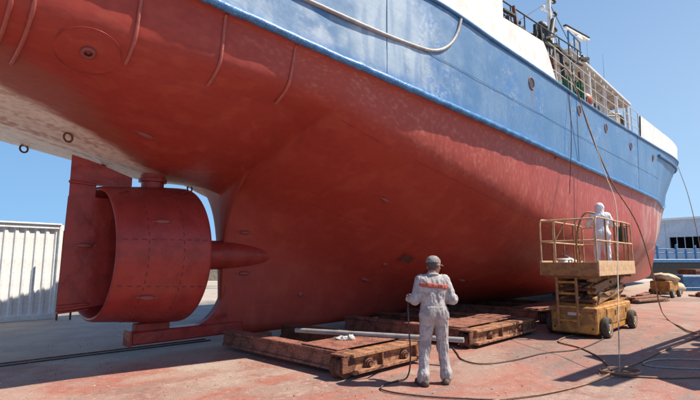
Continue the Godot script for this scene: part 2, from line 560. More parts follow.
func metric_noise(sd: int, fr: float) -> FastNoiseLite:
	var fn := FastNoiseLite.new()
	fn.seed = sd
	fn.frequency = fr
	fn.noise_type = FastNoiseLite.TYPE_SIMPLEX_SMOOTH
	fn.fractal_octaves = 4
	return fn
func hull_material() -> StandardMaterial3D:
	var w := 1536
	var h := 768
	var fa := metric_noise(101, .35)
	var fb := metric_noise(102, 1.6)
	var fc := metric_noise(103, 7.0)
	var bump := PackedByteArray()
	bump.resize(w * h)
	var d := PackedByteArray()
	d.resize(w * h * 3)
	for x in w:
		var S := Su((x + .5) / w)
		for y in h:
			var i := y * w + x
			var v := (y + .5) / h
			var star := v < .5
			var u: float = abs(v - .5) * 12.0
			var gx := S * K
			var gy: float = u * 1.05 + (0.0 if star else 60.0)
			var na := .5 + fa.get_noise_2d(gx, gy) * .6
			var nb := .5 + fb.get_noise_2d(gx, gy) * .6
			var nd := .5 + fc.get_noise_2d(gx, gy) * .6
			var ne := .5 + fb.get_noise_2d(gx * .22 + 30.0, gy * 1.8) * .6
			bump[i] = int(clamp(.5 * nb + .5 * nd, 0, 1) * 255)
			var col := Color(.31, .045, .032)
			col *= .93 + .14 * na
			col = col.lerp(Color(.42, .10, .06), smoothstep(.5, .8, nb) * .25)
			col = col.lerp(Color(.24, .036, .034), smoothstep(.55, .8, ne) * .3)
			# chafed, pebbled band under the rubbing rail, plus painted sunlight as a lighter tint
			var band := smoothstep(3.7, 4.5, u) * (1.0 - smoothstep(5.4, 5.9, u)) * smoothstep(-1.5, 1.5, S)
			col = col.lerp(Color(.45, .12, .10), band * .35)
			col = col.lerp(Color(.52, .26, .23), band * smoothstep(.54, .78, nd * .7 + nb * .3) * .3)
			# faded forefoot
			var bow := smoothstep(14.0, 24.0, S) * smoothstep(2.0, 3.5, u)
			col = col.lerp(Color(.44, .22, .19), bow * .5)
			col = col.lerp(Color(.46, .38, .35), bow * smoothstep(.5, .62, na * .7 + nb * .3))
			# paler below the counter and to port, with scraping streaks lengthwise
			if S < 1.0:
				var lim: float = 0.12 + 0.48 * max(-S - 0.1, 0.0)
				var g: float
				if star: g = smoothstep(.22, -.12, u - min(lim, 2.5) + (ne - .5) * .35 + (nd - .5) * .2)
				else: g = 1.0
				g *= smoothstep(.95, .35, S)
				# browner tone between the pale strip and the red
				if star: col = col.lerp(Color(.25, .085, .05), .55 * smoothstep(.25, -.2, u - (.12 + 1.0 * max(-S - .1, 0.0)) + (ne - .5) * .6))
				var scr := smoothstep(.30, .62, nd * .25 + nb * .2 + ne * .35 + g * .30 - .08)
				col = col.lerp(Color(.68, .57, .49).lerp(Color(.80, .74, .67), nd), g * scr * .92)
				col = col.lerp(Color(.46, .28, .20), g * .4 * smoothstep(.46, .36, ne * .6 + nd * .4))
			col *= .9 + .2 * nd
			store(d, i, col.linear_to_srgb())
	var m := StandardMaterial3D.new()
	m.albedo_texture = to_tex(d, w, h)
	m.roughness = .46
	m.metallic_specular = .35
	m.normal_enabled = true
	var im := Image.create_from_data(w, h, false, Image.FORMAT_L8, bump)
	im.convert(Image.FORMAT_RGBA8)
	im.bump_map_to_normal_map(2.0)
	m.normal_texture = ImageTexture.create_from_image(im)
	m.normal_scale = .15
	return m
func blue_material() -> StandardMaterial3D:
	var w := 1536
	var h := 384
	var fa := metric_noise(111, .45)
	var fb := metric_noise(112, 2.2)
	var fc := metric_noise(113, 8.0)
	var bump := PackedByteArray()
	bump.resize(w * h)
	var d := PackedByteArray()
	d.resize(w * h * 3)
	for x in w:
		var S := Su((x + .5) / w)
		for y in h:
			var i := y * w + x
			var v := 1.0 - (y + .5) / h
			var gx := S * K
			var gy := v * 2.0
			var na := .5 + fa.get_noise_2d(gx, gy) * .65
			var nb := .5 + fb.get_noise_2d(gx, gy) * .65
			var nd := .5 + fc.get_noise_2d(gx, gy) * .65
			var ne := .5 + fb.get_noise_2d(gx * 1.4 + 70.0, gy * .25) * .65
			var nf := .5 + fa.get_noise_2d(gx + 90.0, gy) * .65
			bump[i] = int(clamp(.4 * nb + .6 * nd, 0, 1) * 255)
			var col := Color(.062, .165, .33)
			var paled := .9 - .78 * smoothstep(1.0, 6.0, S)  # sky glare painted in: the bleached patches grow stronger towards the stern
			col = col.lerp(Color(.33, .43, .53), smoothstep(.25, .75, na * .85 + nb * .15) * paled)
			col = col.lerp(Color(.52, .58, .63), smoothstep(.50, .80, nb * .3 + nf * .7) * .6 * paled)
			col = col.lerp(Color(.40, .47, .55), smoothstep(.66, .74, nd * .5 + nf * .5) * .35)
			col = col.lerp(Color(.06, .16, .34), smoothstep(.5, .72, ne) * .4)
			for ps in [7.03, 10.21, 12.8, 16.0]:
				var dx: float = abs(gx - ps + .03 * (nb - .5))
				if dx < .16 and v < .74: col = col.lerp(Color(.20, .12, .09), .5 * smoothstep(.16, .02, dx) * smoothstep(.25, .7, v) * smoothstep(.35, .6, ne))
			var touch := smoothstep(2.2, 3.2, S) * smoothstep(.54, .64, nf)
			col = col.lerp(Color(.035, .15, .38), touch * smoothstep(.55, .59, nb * .5 + nd * .5) * .8)
			col = col.lerp(Color(.04, .17, .42), smoothstep(.16, .03, v) * smoothstep(.38, .56, nd * .6 + nb * .4) * .75)
			col *= .95 + .10 * nd
			store(d, i, col.linear_to_srgb())
	var m := StandardMaterial3D.new()
	m.albedo_texture = to_tex(d, w, h)
	m.roughness = .5
	m.normal_enabled = true
	var im := Image.create_from_data(w, h, false, Image.FORMAT_L8, bump)
	im.convert(Image.FORMAT_RGBA8)
	im.bump_map_to_normal_map(1.5)
	m.normal_texture = ImageTexture.create_from_image(im)
	m.normal_scale = .25
	return m

# ---------------------------------------------------------------- ground
func ship_to_world(p: Vector3) -> Vector3:
	return SHIP_AT + Basis(Vector3.UP, deg_to_rad(SHIP_TURN)) * p
func make_ground() -> void:
	var fine := patch_tex(Color(.92, .92, .92), Color(.84, .84, .84), Color(1, 1, 1), 201, .40, .65, .72, .015, 512)
	var s := begin()
	for q in [[Vector3(-700, -.006, 200), Vector3(900, -.006, 200), Vector3(900, -.006, -1200), Vector3(-700, -.006, -1200)]]:
		quad(s, q[0], q[1], q[2], q[3], Vector3(0, -50, 0))
	var gm := mat(lin(.50, .455, .41), .9, 0, fine, 3.0, G.nf, .3)
	gm.uv1_world_triplanar = true
	structure("ground", s, gm)
	var gn := 512
	var g1 := nbytes(231, .10, gn, gn, 1.0, 0, true)
	var g2 := nbytes(232, .35, gn, gn, 1.0, 0, true)
	var gd := PackedByteArray()
	gd.resize(gn * gn * 3)
	for i in gn * gn:
		var v := .88 + .26 * (g1[i] / 255.0 - .5) + .60 * (g2[i] / 255.0 - .5)
		if g2[i] < 84: v -= .22
		store(gd, i, Color(v, v, v))
	var grit := to_tex(gd, gn, gn)
	# slipway hard standing, stained with paint
	var x0 := -16.0
	var z0 := -40.0
	var sz := 46.0
	var n := 1280
	var a := nbytes(211, .005, n, n)
	var b := nbytes(212, .03, n, n)
	var c := nbytes(213, .30, n, n)
	var fs := metric_noise(214, .9)
	var inv := Basis(Vector3.UP, deg_to_rad(SHIP_TURN)).inverse()
	var d := PackedByteArray()
	d.resize(n * n * 3)
	for y in n:
		for x in n:
			var i := y * n + x
			var p := inv * (Vector3(x0 + sz * (x + .5) / n, 0, z0 + sz * (y + .5) / n) - SHIP_AT)
			var na := a[i] / 255.0
			var nb := b[i] / 255.0
			var nd := c[i] / 255.0
			var ne := .5 + fs.get_noise_2d(p.x * .16, p.z * 1.7) * .65
			var col := Color(.50, .42, .355).lerp(Color(.58, .49, .41), smoothstep(.35, .65, nb))
			col = col.lerp(Color(.19, .18, .18), smoothstep(.52, .68, na) * .7)
			var r := smoothstep(-1.2, 1.6, p.z + (na - .5) * 4.0 + (nb - .5) * 2.5) * (1.0 - .75 * smoothstep(16.0, 34.0, p.x + p.z))
			col = col.lerp(Color(.41, .145, .105).lerp(Color(.34, .18, .145), smoothstep(.4, .62, ne)), r * (.66 + .3 * smoothstep(.35, .6, nb)))
			col = col.lerp(Color(.52, .27, .21), r * smoothstep(.50, .72, nb * .7 + nd * .3) * .35)
			col = col.lerp(Color(.60, .42, .35), r * smoothstep(.62, .74, ne * .7 + nd * .3) * .4)
			col = col.lerp(Color(.22, .11, .09), r * smoothstep(.52, .66, na * .4 + nb * .3 + ne * .3) * .7)
			col = col.lerp(Color(.36, .31, .285), r * smoothstep(.52, .66, nb * .5 + na * .5) * .35)
			if nd > .72: col = col.lerp(Color(.66, .56, .50), clamp((nd - .72) * 4.0, 0, .3))
			if nd < .26: col *= .85
			store(d, i, col.linear_to_srgb())
	var m := StandardMaterial3D.new()
	m.albedo_texture = to_tex(d, n, n)
	m.roughness = .82
	m.detail_enabled = true
	m.detail_uv_layer = BaseMaterial3D.DETAIL_UV_2
	m.detail_blend_mode = BaseMaterial3D.BLEND_MODE_MUL
	m.detail_albedo = grit
	m.detail_normal = bump_tex(221, .04, 4.0, 512)
	m.normal_enabled = true
	m.normal_texture = bump_tex(222, .02, 2.0, 512)
	m.normal_scale = .3
	var g := SurfaceTool.new()
	g.begin(Mesh.PRIMITIVE_TRIANGLES)
	var fn := FastNoiseLite.new()
	fn.frequency = .35
	fn.fractal_octaves = 3
	var st := 100
	for j in st:
		for i in st:
			for q in [[0, 0], [1, 0], [1, 1], [0, 0], [1, 1], [0, 1]]:
				var ux := float(i + q[0]) / st
				var uz := float(j + q[1]) / st
				var px := x0 + sz * ux
				var pz := z0 + sz * uz
				g.set_uv(Vector2(ux, uz))
				g.set_uv2(Vector2(px, pz) / 1.7)
				g.set_smooth_group(0)
				g.add_vertex(Vector3(px, fn.get_noise_2d(px, pz) * .006 - .0005, pz))
	g.index()
	g.generate_normals()
	g.generate_tangents()
	structure("slipway", g.commit(), m)
	# embedded slip rail, dark steel
	for z in [-.75, -.95]:
		var r := begin()
		var p := ship_to_world(Vector3(-12, .008, z - .35))
		var q := ship_to_world(Vector3(1.5, .008, z + .25))
		bar(r, p, q, .07 if z > -.9 else .03, .022, .004)
		structure("slip_rail", r, M.black if z > -.9 else M.rust)

func make_debris() -> void:
	var s := begin()
	for k in 600:
		var x := rng.randf_range(-6.0, 8.0)
		var z := -rng.randf_range(4.6, 13.0)
		var a := rng.randf_range(.004, .013)
		box(s, Vector3(x, a * .3 + .002, z), Vector3(a * rng.randf_range(.8, 2.2), a * .7, a), Basis(Vector3.UP, rng.randf() * TAU) * Basis(Vector3.RIGHT, rng.randf_range(-.3, .3)), a * .2)
	var o := part("debris", s, M.rust)
	tag(o, "grit and flakes of paint scattered over the slipway", "debris")
	o.set_meta("kind", "stuff")
	s = begin()
	for k in 260:
		var x := rng.randf_range(-6.0, 8.0)
		var z := -rng.randf_range(4.6, 13.0)
		var a := rng.randf_range(.005, .016)
		box(s, Vector3(x, .005, z), Vector3(a * rng.randf_range(.8, 2.0), .004, a), Basis(Vector3.UP, rng.randf() * TAU))
	o = part("paint_flakes", s, M.offwhite)
	tag(o, "pale paint flakes strewn over the slipway", "debris")
	o.set_meta("kind", "stuff")
# ---------------------------------------------------------------- ship
func torus(s: SurfaceTool, at: Vector3, axis: Vector3, R: float, r: float, n := 18, a0 := 0.0, a1 := TAU) -> void:
	var u := axis.cross(Vector3.UP if abs(axis.y) < 0.9 else Vector3.RIGHT).normalized()
	var v := axis.cross(u)
	var path := []
	for i in n + 1:
		var t: float = lerp(a0, a1, float(i) / n)
		path.append(at + (u * cos(t) + v * sin(t)) * R)
	tube(s, path, r, 7)
func basis_on(n: Vector3, along: Vector3) -> Basis:   # x along, y out
	var x := (along - n * along.dot(n)).normalized()
	return Basis(x, n, x.cross(n))
func find_v(S: float, h: float) -> float:
	var a := tp(S, 0).y
	var b := tp(S, 1).y
	return (h - a) / (b - a)

func make_ship() -> void:
	ship = thing("trawler", "red and blue steel trawler hauled out on the slipway", "ship", SHIP_AT, SHIP_TURN)
	var fn := FastNoiseLite.new()
	fn.seed = 5
	fn.frequency = .55
	fn.fractal_octaves = 3
	var Ss := []
	var x := -5.2
	while x < 41.5:
		Ss.append(x)
		if x < 1.1: x += .12
		elif x < 1.45: x += .025
		elif x < 7.0: x += .13
		elif x < 16.0: x += .28
		else: x += .5
	Ss.append(41.5)
	var s := begin()
	for side in [1.0, -1.0]:
		var P := []
		var UV := []
		for S in Ss:
			var row := []
			var uvr := []
			var kp := hp(S, 0, side)
			row.append(Vector3(kp.x, kp.y, 0))
			uvr.append(Vector2(uS(S), .5))
			for k in 49:
				var u := k / 8.0
				var p := hp(S, u, side)
				if u > .3:
					var n := hn(S, u, side)
					var w: float = fn.get_noise_3d(p.x, p.y * 1.3, p.z + side * 40.0) * .018 + .0035 * cos(TAU * p.x / .62) * clamp(u - .3, 0, 1)
					var strake := int(u * 1.15)
					w += .006 * (fmod(abs(sin((floor(p.x / 2.1 + .5 * (strake % 2)) * 12.9 + strake * 78.2 + side)) * 43758.5), 1.0) - .5)
					if S > 1.0 and S < 1.6: w *= .2
					p += n * w * clamp((41.0 - S) / 6.0, 0, 1)
				row.append(p)
				uvr.append(Vector2(uS(S), .5 - side * u / 12.0))
			P.append(row)
			UV.append(uvr)
		grid(s, P, UV, side > 0)
	# transom below the rail
	for k in 48:
		s.set_uv(Vector2(.02, .3))
		quad(s, hp(-5.2, k / 8.0), hp(-5.2, (k + 1) / 8.0), hp(-5.2, (k + 1) / 8.0, -1), hp(-5.2, k / 8.0, -1), Vector3(0, 4.5, 0))
	s.index()
	s.generate_normals()
	s.generate_tangents()
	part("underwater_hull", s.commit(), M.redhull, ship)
	# blue topsides
	s = begin()
	for side in [1.0, -1.0]:
		var P := []
		var UV := []
		for S in Ss:
			var row := []
			var uvr := []
			for k in 13:
				var v := k / 12.0
				var p := tp(S, v, side)
				if k > 0 and k < 12: p.z += side * (fn.get_noise_3d(p.x, p.y * 1.3 + 9, 0) * .012 + .002 * cos(TAU * p.x / .62))
				row.append(p)
				uvr.append(Vector2(uS(S), 1.0 - v))
			P.append(row)
			UV.append(uvr)
		grid(s, P, UV, side > 0)
	s.set_uv(Vector2(.03, .5))
	quad(s, tp(-5.2, 0), tp(-5.2, 1), tp(-5.2, 1, -1), tp(-5.2, 0, -1), Vector3(0, 5, 0))
	s.index()
	s.generate_normals()
	s.generate_tangents()
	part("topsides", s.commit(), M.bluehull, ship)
	# deck
	s = begin()
	for i in Ss.size() - 1:
		var a := tp(Ss[i], .97)
		var b := tp(Ss[i + 1], .97)
		quad(s, a, b, Vector3(b.x, b.y, -b.z), Vector3(a.x, a.y, -a.z), Vector3(a.x, a.y - 3, 0))
	part("deck", s, M.rust, ship)
	# rubbing rail and gunwale
	var rail := []
	var rr := []
	var gun := []
	for S in Ss:
		if S > 40.8: break
		var p := hp(S, 6.0)
		rail.append(p + Vector3(0, 0, .02) + Vector3(0, .0 + fn.get_noise_1d(S * 9) * .012, 0))
		rr.append(.062 + .012 * fn.get_noise_1d(S * 12.0 + 50))
		gun.append(tp(S, 1.0) + Vector3(0, 0, .01))
	for side in [1.0, -1.0]:
		s = begin()
		var pa := []
		for p in rail: pa.append(Vector3(p.x, p.y, p.z * side))
		tube(s, pa, rr, 10)
		part("rubbing_rail", s, M.railblue, ship)
		s = begin()
		pa = []
		for p in gun: pa.append(Vector3(p.x, p.y, p.z * side))
		tube(s, pa, .045, 8)
		part("gunwale", s, M.bluepaint, ship)
	# welded stiffener strips on the quarter
	for side in [1.0, -1.0]:
		for e in [[.32, 3.3], [-.66, 3.25], [-1.61, 3.3], [-2.56, 2.2], [-2.74, 2.7], [-3.6, 3.0]]:
			s = begin()
			var path := []
			for k in 19:
				var u: float = lerp(e[1], 5.25, k / 18.0)
				path.append(hp(e[0], u, side) + hn(e[0], u, side) * .012)
			tube(s, path, .025, 6)
			part("stiffener_strip", s, M.redlight, ship)
	# weld seams between the hull plates
	for e in [[2.35, 1.5, 20.0], [3.75, 1.4, 24.0], [1.1, 5.0, 22.0]]:
		s = begin()
		var path := []
		var S: float = e[1]
		while S < e[2]:
			path.append(hp(S, e[0]) + hn(S, e[0]) * .006)
			S += .2
		tube(s, path, .003, 5)
		part("weld_seam", s, M.red, ship)
	for S in [9.4, 15.0]:
		s = begin()
		var path := []
		for k in 30:
			var u: float = lerp(.3, 5.1, k / 29.0)
			path.append(hp(S, u) + hn(S, u) * .004)
		tube(s, path, .0025, 5)
		part("weld_seam", s, M.red, ship)
	for S in [1.9, 9.25, 15.8]:
		s = begin()
		var path := []
		for k in 12: path.append(tp(S, k / 11.0) + tn(S, .5) * .004)
		tube(s, path, .006, 5)
		part("plate_seam", s, M.bluepaint, ship)
	s = begin()
	var long := []
	for k in 120: long.append(tp(-4.0 + k * .2, .43) + tn(-4.0 + k * .2, .43) * .014)
	tube(s, long, .004, 5)
	part("plate_seam", s, M.bluepaint, ship)
	# half-round pipe guard on the blue shell
	s = begin()
	var gp := []
	for e in [[-4.0, 5.75], [-2, 5.62], [0, 5.55], [1.9, 5.48], [2.9, 5.50], [3.25, 5.56], [3.55, 5.70], [3.8, 5.92], [3.98, 6.2], [4.08, 6.48]]:
		gp.append(tp(e[0] / K, find_v(e[0] / K, e[1])) + Vector3(0, 0, .012))
	tube(s, spline(gp, .08), .036, 8)
	part("pipe_guard", s, M.pipegrey, ship)
	# portholes
	for e in [[7.03, 5.93], [10.21, 6.0], [12.8, 6.02], [16.0, 5.99], [20.0, 6.2]]:
		var S: float = e[0] / K
		var v := find_v(S, e[1])
		var p := tp(S, v)
		var n := tn(S, v)
		s = begin()
		torus(s, p + n * .006, n, .14, .017, 22)
		var o := part("porthole", s, M.rustred, ship)
		s = begin()
		cyl(s, p - n * .03, p + n * .006, .13, 20)
		part("porthole_glass", s, M.glass, o)
	# anodes
	for e in [[1.67, 1.4], [1.72, .72], [-.84, 1.4], [4.6, 1.2], [7.0, 1.8], [3.32, 2.9]]:
		s = begin()
		anode(s, hp(e[0], e[1]), hn(e[0], e[1]), Vector3(1, 0, 0))
		part("anode", s, M.zinc, ship)
	# sea chest gratings
	for e in [[4.97, 2.0], [5.93, 1.9]]:
		var p := hp(e[0], e[1])
		var b := basis_on(hn(e[0], e[1]), Vector3(1, 0, 0))
		s = begin()
		box(s, p - b.y * .02, Vector3(.34, .05, .26), b)
		var o := part("sea_chest", s, M.rust, ship)
		s = begin()
		for q in [-1.0, 1.0]:
			box(s, p + b.z * q * .14 + b.y * .012, Vector3(.38, .03, .03), b, .005)
			box(s, p + b.x * q * .18 + b.y * .012, Vector3(.03, .03, .25), b, .005)
		part("grating_frame", s, M.red, o)
		for q in 5:
			s = begin()
			box(s, p + b.x * (q - 2) * .06 + b.y * .012, Vector3(.014, .02, .25), b)
			part("grating_bar", s, M.rust, o)
	# docking plug with its round doubler plate
	var pp := hp(-1.99, 3.3)
	var pn := hn(-1.99, 3.2)
	s = begin()
	torus(s, pp + pn * .002, pn, .36, .006, 40)
	var dp := part("doubler_plate_weld", s, M.red, ship)
	s = begin()
	lathe(s, pp - pn * .02, pn, [Vector2(0.002, 0), Vector2(.085, 0), Vector2(.085, .045), Vector2(.07, .06), Vector2(.045, .06), Vector2(.04, .03), Vector2(.002, .03)], 20)
	part("docking_plug", s, M.zinc, dp)
	for e in [[4.7, 1.7], [3.07, .5], [7.83, 5.3]]:
		s = begin()
		var q := hp(e[0], e[1])
		var n := hn(e[0], e[1])
		lathe(s, q, n, [Vector2(.002, .03), Vector2(.05, .03), Vector2(.07, .02), Vector2(.075, -.02)], 16)
		part("docking_plug", s, M.zinc, ship)
	# lifting rings
	for e in [[-1.59, .5, 1], [-1.74, 1.5, -1], [-.74, .6, -1], [1.0, 1.2, -1]]:
		var q := hp(e[0], e[1], e[2])
		s = begin()
		torus(s, q - Vector3(0, .075, 0), Vector3(.35, 0, 1).normalized(), .07, .017, 18)
		part("lifting_ring", s, M.rust, ship)
	# bilge keel
	s = begin()
	var A := []
	var B := []
	for k in 25:
		var S: float = lerp(9.3, 14.8, k / 24.0)
		var wd := .30 * smoothstep(0, .2, k / 24.0) * (1.0 - smoothstep(.85, 1.0, k / 24.0)) + .01
		var q := hp(S, 3.3 - .006 * k)
		var n := (hn(S, 3.3) + Vector3(0, -.35, 0)).normalized()
		A.append([q - n * .05, q + n * wd])
		B.append(n.cross(Vector3(1, 0, 0)).normalized())
	for k in 24:
		for sg in [-1.0, 1.0]:
			var o0: Vector3 = B[k] * .02 * sg
			var o1: Vector3 = B[k + 1] * .02 * sg
			quad(s, A[k][0] + o0, A[k][1] + o0 * .4, A[k + 1][1] + o1 * .4, A[k + 1][0] + o1, (A[k][0] + A[k + 1][1]) * .5)
		quad(s, A[k][1] + B[k] * .008, A[k][1] - B[k] * .008, A[k + 1][1] - B[k + 1] * .008, A[k + 1][1] + B[k + 1] * .008, A[k][0])
	var bk := part("bilge_keel", s, M.offwhite, ship)
	bk.set_meta("label", "pale unpainted bilge keel strip")
	make_stern_gear()
	make_upperworks()

func anode(s: SurfaceTool, p: Vector3, n: Vector3, along: Vector3) -> void:
	var b := basis_on(n, along)
	blob(s, p + n * .012, Vector3(.13, .042, .045), b, 8)
	box(s, p + n * .006, Vector3(.36, .018, .035), b, .004)

func make_stern_gear() -> void:
	var s := begin()
	# sole piece
	box(s, Vector3(.75, .31, 0), Vector3(2.3, .24, .28), Basis(), .03)
	box(s, Vector3(.0, .47, 0), Vector3(.62, .18, .2), Basis(), .02)
	box(s, Vector3(-.41, .31, 0), Vector3(.03, .28, .34), Basis(), .008)
	for k in 8:
		var t0 := PI * .5 * k / 8.0
		var t1 := PI * .5 * (k + 1) / 8.0
		var p0 := Vector3(.66 + .78 * (1.0 - cos(t0)), .39 + .8 * (1.0 - sin(PI * .5 - t0)) * 1.0, 0)
		var p1 := Vector3(.66 + .78 * (1.0 - cos(t1)), .39 + .8 * (1.0 - sin(PI * .5 - t1)) * 1.0, 0)
		p0 = Vector3(.66 + .78 * sin(t0), .39 + .8 * (1.0 - cos(t0)), 0)
		p1 = Vector3(.66 + .78 * sin(t1), .39 + .8 * (1.0 - cos(t1)), 0)
		for sg in [-.09, .09]:
			quad(s, p0 + Vector3(0, 0, sg), p1 + Vector3(0, 0, sg), Vector3(1.6, p1.y, sg), Vector3(1.6, p0.y, sg), Vector3(p0.x, p0.y, 0))
		quad(s, p0 + Vector3(0, 0, -.09), p1 + Vector3(0, 0, -.09), p1 + Vector3(0, 0, .09), p0 + Vector3(0, 0, .09), Vector3(1.6, .3, 0))
	part("sole_piece", s, M.red, ship)
	# nozzle ring
	var c := Vector3(0, 1.80, 0)
	var ax := Vector3(1, 0, 0)
	s = begin()
	var prof := [Vector2(1.105, -1.10), Vector2(1.135, -1.08), Vector2(1.15, -1.02), Vector2(1.175, -.75), Vector2(1.205, -.45), Vector2(1.235, -.15), Vector2(1.255, .15), Vector2(1.265, .32), Vector2(1.265, .40), Vector2(1.255, .45), Vector2(1.22, .47), Vector2(1.16, .43), Vector2(1.09, .28), Vector2(1.04, .05), Vector2(1.03, -.4), Vector2(1.06, -.9), Vector2(1.08, -1.08), Vector2(1.105, -1.10)]
	lathe(s, c, ax, prof, 96)
	var nz := part("propeller_nozzle", s, M.red, ship)
	var rad := func(x: float) -> float: return lerp(1.150, 1.28, (x + 1.02) / 1.4)
	var at := func(x: float, deg: float) -> Vector3:
		var t := deg_to_rad(deg)
		return c + Vector3(x, sin(t) * rad.call(x), cos(t) * rad.call(x))
	var nrm := func(deg: float) -> Vector3: return Vector3(-.09, sin(deg_to_rad(deg)), cos(deg_to_rad(deg))).normalized()
	# dashed plug welds, the shade in their slots painted as dark red
	for row in [[52.0], [10.0], [-27.0], [-58.0]]:
		for k in 10:
			s = begin()
			var x := -.98 + k * .145
			var b := basis_on(nrm.call(row[0]), ax)
			box(s, at.call(x, row[0]) + b.y * .002, Vector3(.075, .012, .016), b, .004)
			part("plug_weld", s, M.reddark, nz)
	for x in [-.62, -.05]:
		for k in 26:
			s = begin()
			var deg := -80.0 + k * 6.3
			var n: Vector3 = nrm.call(deg)
			var b := basis_on(n, Vector3(0, cos(deg_to_rad(deg)), -sin(deg_to_rad(deg))))
			box(s, at.call(x, deg) + n * .002, Vector3(.065, .012, .016), b, .004)
			part("plug_weld", s, M.reddark, nz)
	for e in [[-.38, 25.0], [-.52, -37.0]]:
		s = begin()
		anode(s, at.call(e[0], e[1]), nrm.call(e[1]), ax)
		part("anode", s, M.zinc, nz)
	for x in [-.85, .22]:
		s = begin()
		var p: Vector3 = at.call(x, 60.0)
		var n: Vector3 = nrm.call(60.0)
		var w := Vector3(0, cos(deg_to_rad(60)), -sin(deg_to_rad(60)))
		tube(s, spline([p - ax * .10 - w * .05, p - ax * .02 + w * .0 + n * .02, p + ax * .07 + w * .05 + n * .03, p + ax * .1 + n * .02, p + ax * .04 - w * .05], .02), .014, 6)
		part("lifting_lug", s, M.red, nz)
	# nozzle head post
	s = begin()
	lathe(s, Vector3(-.12, 2.9, 0), Vector3.UP, [Vector2(.20, 0), Vector2(.20, .22), Vector2(.25, .23), Vector2(.25, .29), Vector2(.22, .30), Vector2(.22, .36), Vector2(.19, .37), Vector2(.19, .7)], 28, false)
	part("head_post", s, M.red, ship)
	# stern tube boss
	s = begin()
	lathe(s, Vector3(0, 1.79, 0), ax, [Vector2(.12, .05), Vector2(.19, .12), Vector2(.24, .4), Vector2(.28, .8), Vector2(.295, 1.1), Vector2(.295, 1.35), Vector2(.28, 1.8), Vector2(.25, 2.4), Vector2(.2, 3.0)], 32)
	part("stern_tube", s, M.red, ship)
	# propeller
	s = begin()
	lathe(s, Vector3(0, 1.79, 0), ax, [Vector2(.002, -.42), Vector2(.08, -.38), Vector2(.15, -.2), Vector2(.17, 0), Vector2(.16, .10)], 24)
	var pr := part("propeller", s, M.rustred, ship)
	for k in 4:
		s = begin()
		var t0 := TAU * k / 4.0 + .4
		var P := []
		for i in 9:
			var r: float = lerp(.14, .98, i / 8.0)
			var tw: float = lerp(1.0, .42, i / 8.0)
			var ch := .26 + .42 * sin(PI * (.15 + .6 * i / 8.0))
			var row := []
			for j in 7:
				var q := (j / 6.0 - .5) * ch
				var t: float = t0 + q * cos(tw) / max(r, .3)
				row.append(Vector3(-.08 + q * sin(tw), 1.79 + sin(t) * r, cos(t) * r))
			P.append(row)
		grid(s, P, [])
		var P2 := []
		for row in P:
			var r2 := []
			for p in row: r2.append(p + Vector3(.025, 0, 0))
			P2.append(r2)
		grid(s, P2, [], true)
		part("propeller_blade", s, M.rustred, pr)
	# rudder
	s = begin()
	var sec := [[-1.56, .012], [-1.35, .045], [-1.1, .075], [-.85, .095], [-.66, .085], [-.56, .03]]
	var lo := func(x: float) -> float: return lerp(.84, .98, (x + 1.56) / 1.0)
	var hi := func(x: float) -> float: return 3.40 if x < -1.12 else 2.74
	for i in sec.size() - 1:
		for sg in [-1.0, 1.0]:
			var x0: float = sec[i][0]
			var x1: float = sec[i + 1][0]
			var z0: float = sec[i][1] * sg
			var z1: float = sec[i + 1][1] * sg
			var inn := Vector3((x0 + x1) / 2, 2, 0)
			var off := .05 if i == 0 else 0.0
			quad(s, Vector3(x0, lo.call(x0), z0), Vector3(x1, lo.call(x1), z1), Vector3(x1, 2.74, z1), Vector3(x0 + off, 2.74, z0), inn)
			quad(s, Vector3(x0, lo.call(x0), z0), Vector3(x1, lo.call(x1), z1), Vector3(x1, lo.call(x1), 0), Vector3(x0, lo.call(x0), 0), Vector3(x0, 5, 0))
	# the blade above the nozzle reaches forward to the horn
	var top := [[-1.50, 2.74, 3.44, .012], [-1.30, 2.74, 3.39, .05], [-1.12, 2.74, 3.34, .07], [-1.11, 2.965, 3.34, .07], [-.8, 2.98, 3.24, .08], [-.52, 3.005, 3.16, .06]]
	for i in top.size() - 1:
		for sg in [-1.0, 1.0]:
			var t0: Array = top[i]
			var t1: Array = top[i + 1]
			quad(s, Vector3(t0[0], t0[1], t0[3] * sg), Vector3(t1[0], t1[1], t1[3] * sg), Vector3(t1[0], t1[2], t1[3] * sg), Vector3(t0[0], t0[2], t0[3] * sg), Vector3(t0[0], 3.1, 0))
		quad(s, Vector3(top[i][0], top[i][2], -top[i][3]), Vector3(top[i][0], top[i][2], top[i][3]), Vector3(top[i + 1][0], top[i + 1][2], top[i + 1][3]), Vector3(top[i + 1][0], top[i + 1][2], -top[i + 1][3]), Vector3(top[i][0], 0, 0))
		quad(s, Vector3(top[i][0], top[i][1], -top[i][3]), Vector3(top[i][0], top[i][1], top[i][3]), Vector3(top[i + 1][0], top[i + 1][1], top[i + 1][3]), Vector3(top[i + 1][0], top[i + 1][1], -top[i + 1][3]), Vector3(top[i][0], 9, 0))
	var rd := part("rudder", s, M.red, ship)
	s = begin()
	bar(s, Vector3(-1.53, 2.98, .03), Vector3(-1.13, 2.96, .075), .06, .05, .015)
	part("rudder_ridge", s, M.red, rd)
	s = begin()
	bar(s, Vector3(-1.56, .93, .02), Vector3(-1.11, .96, .08), .06, .05, .015)
	part("rudder_ridge", s, M.red, rd)
	s = begin()
	bar(s, Vector3(-1.56, .84, .0), Vector3(-1.11, .87, .0), .2, .03, .01)
	part("end_plate", s, M.red, rd)
	s = begin()
	anode(s, Vector3(-1.22, 1.92, .062), Vector3(-.12, 0, 1).normalized(), ax)
	part("anode", s, M.zinc, rd)

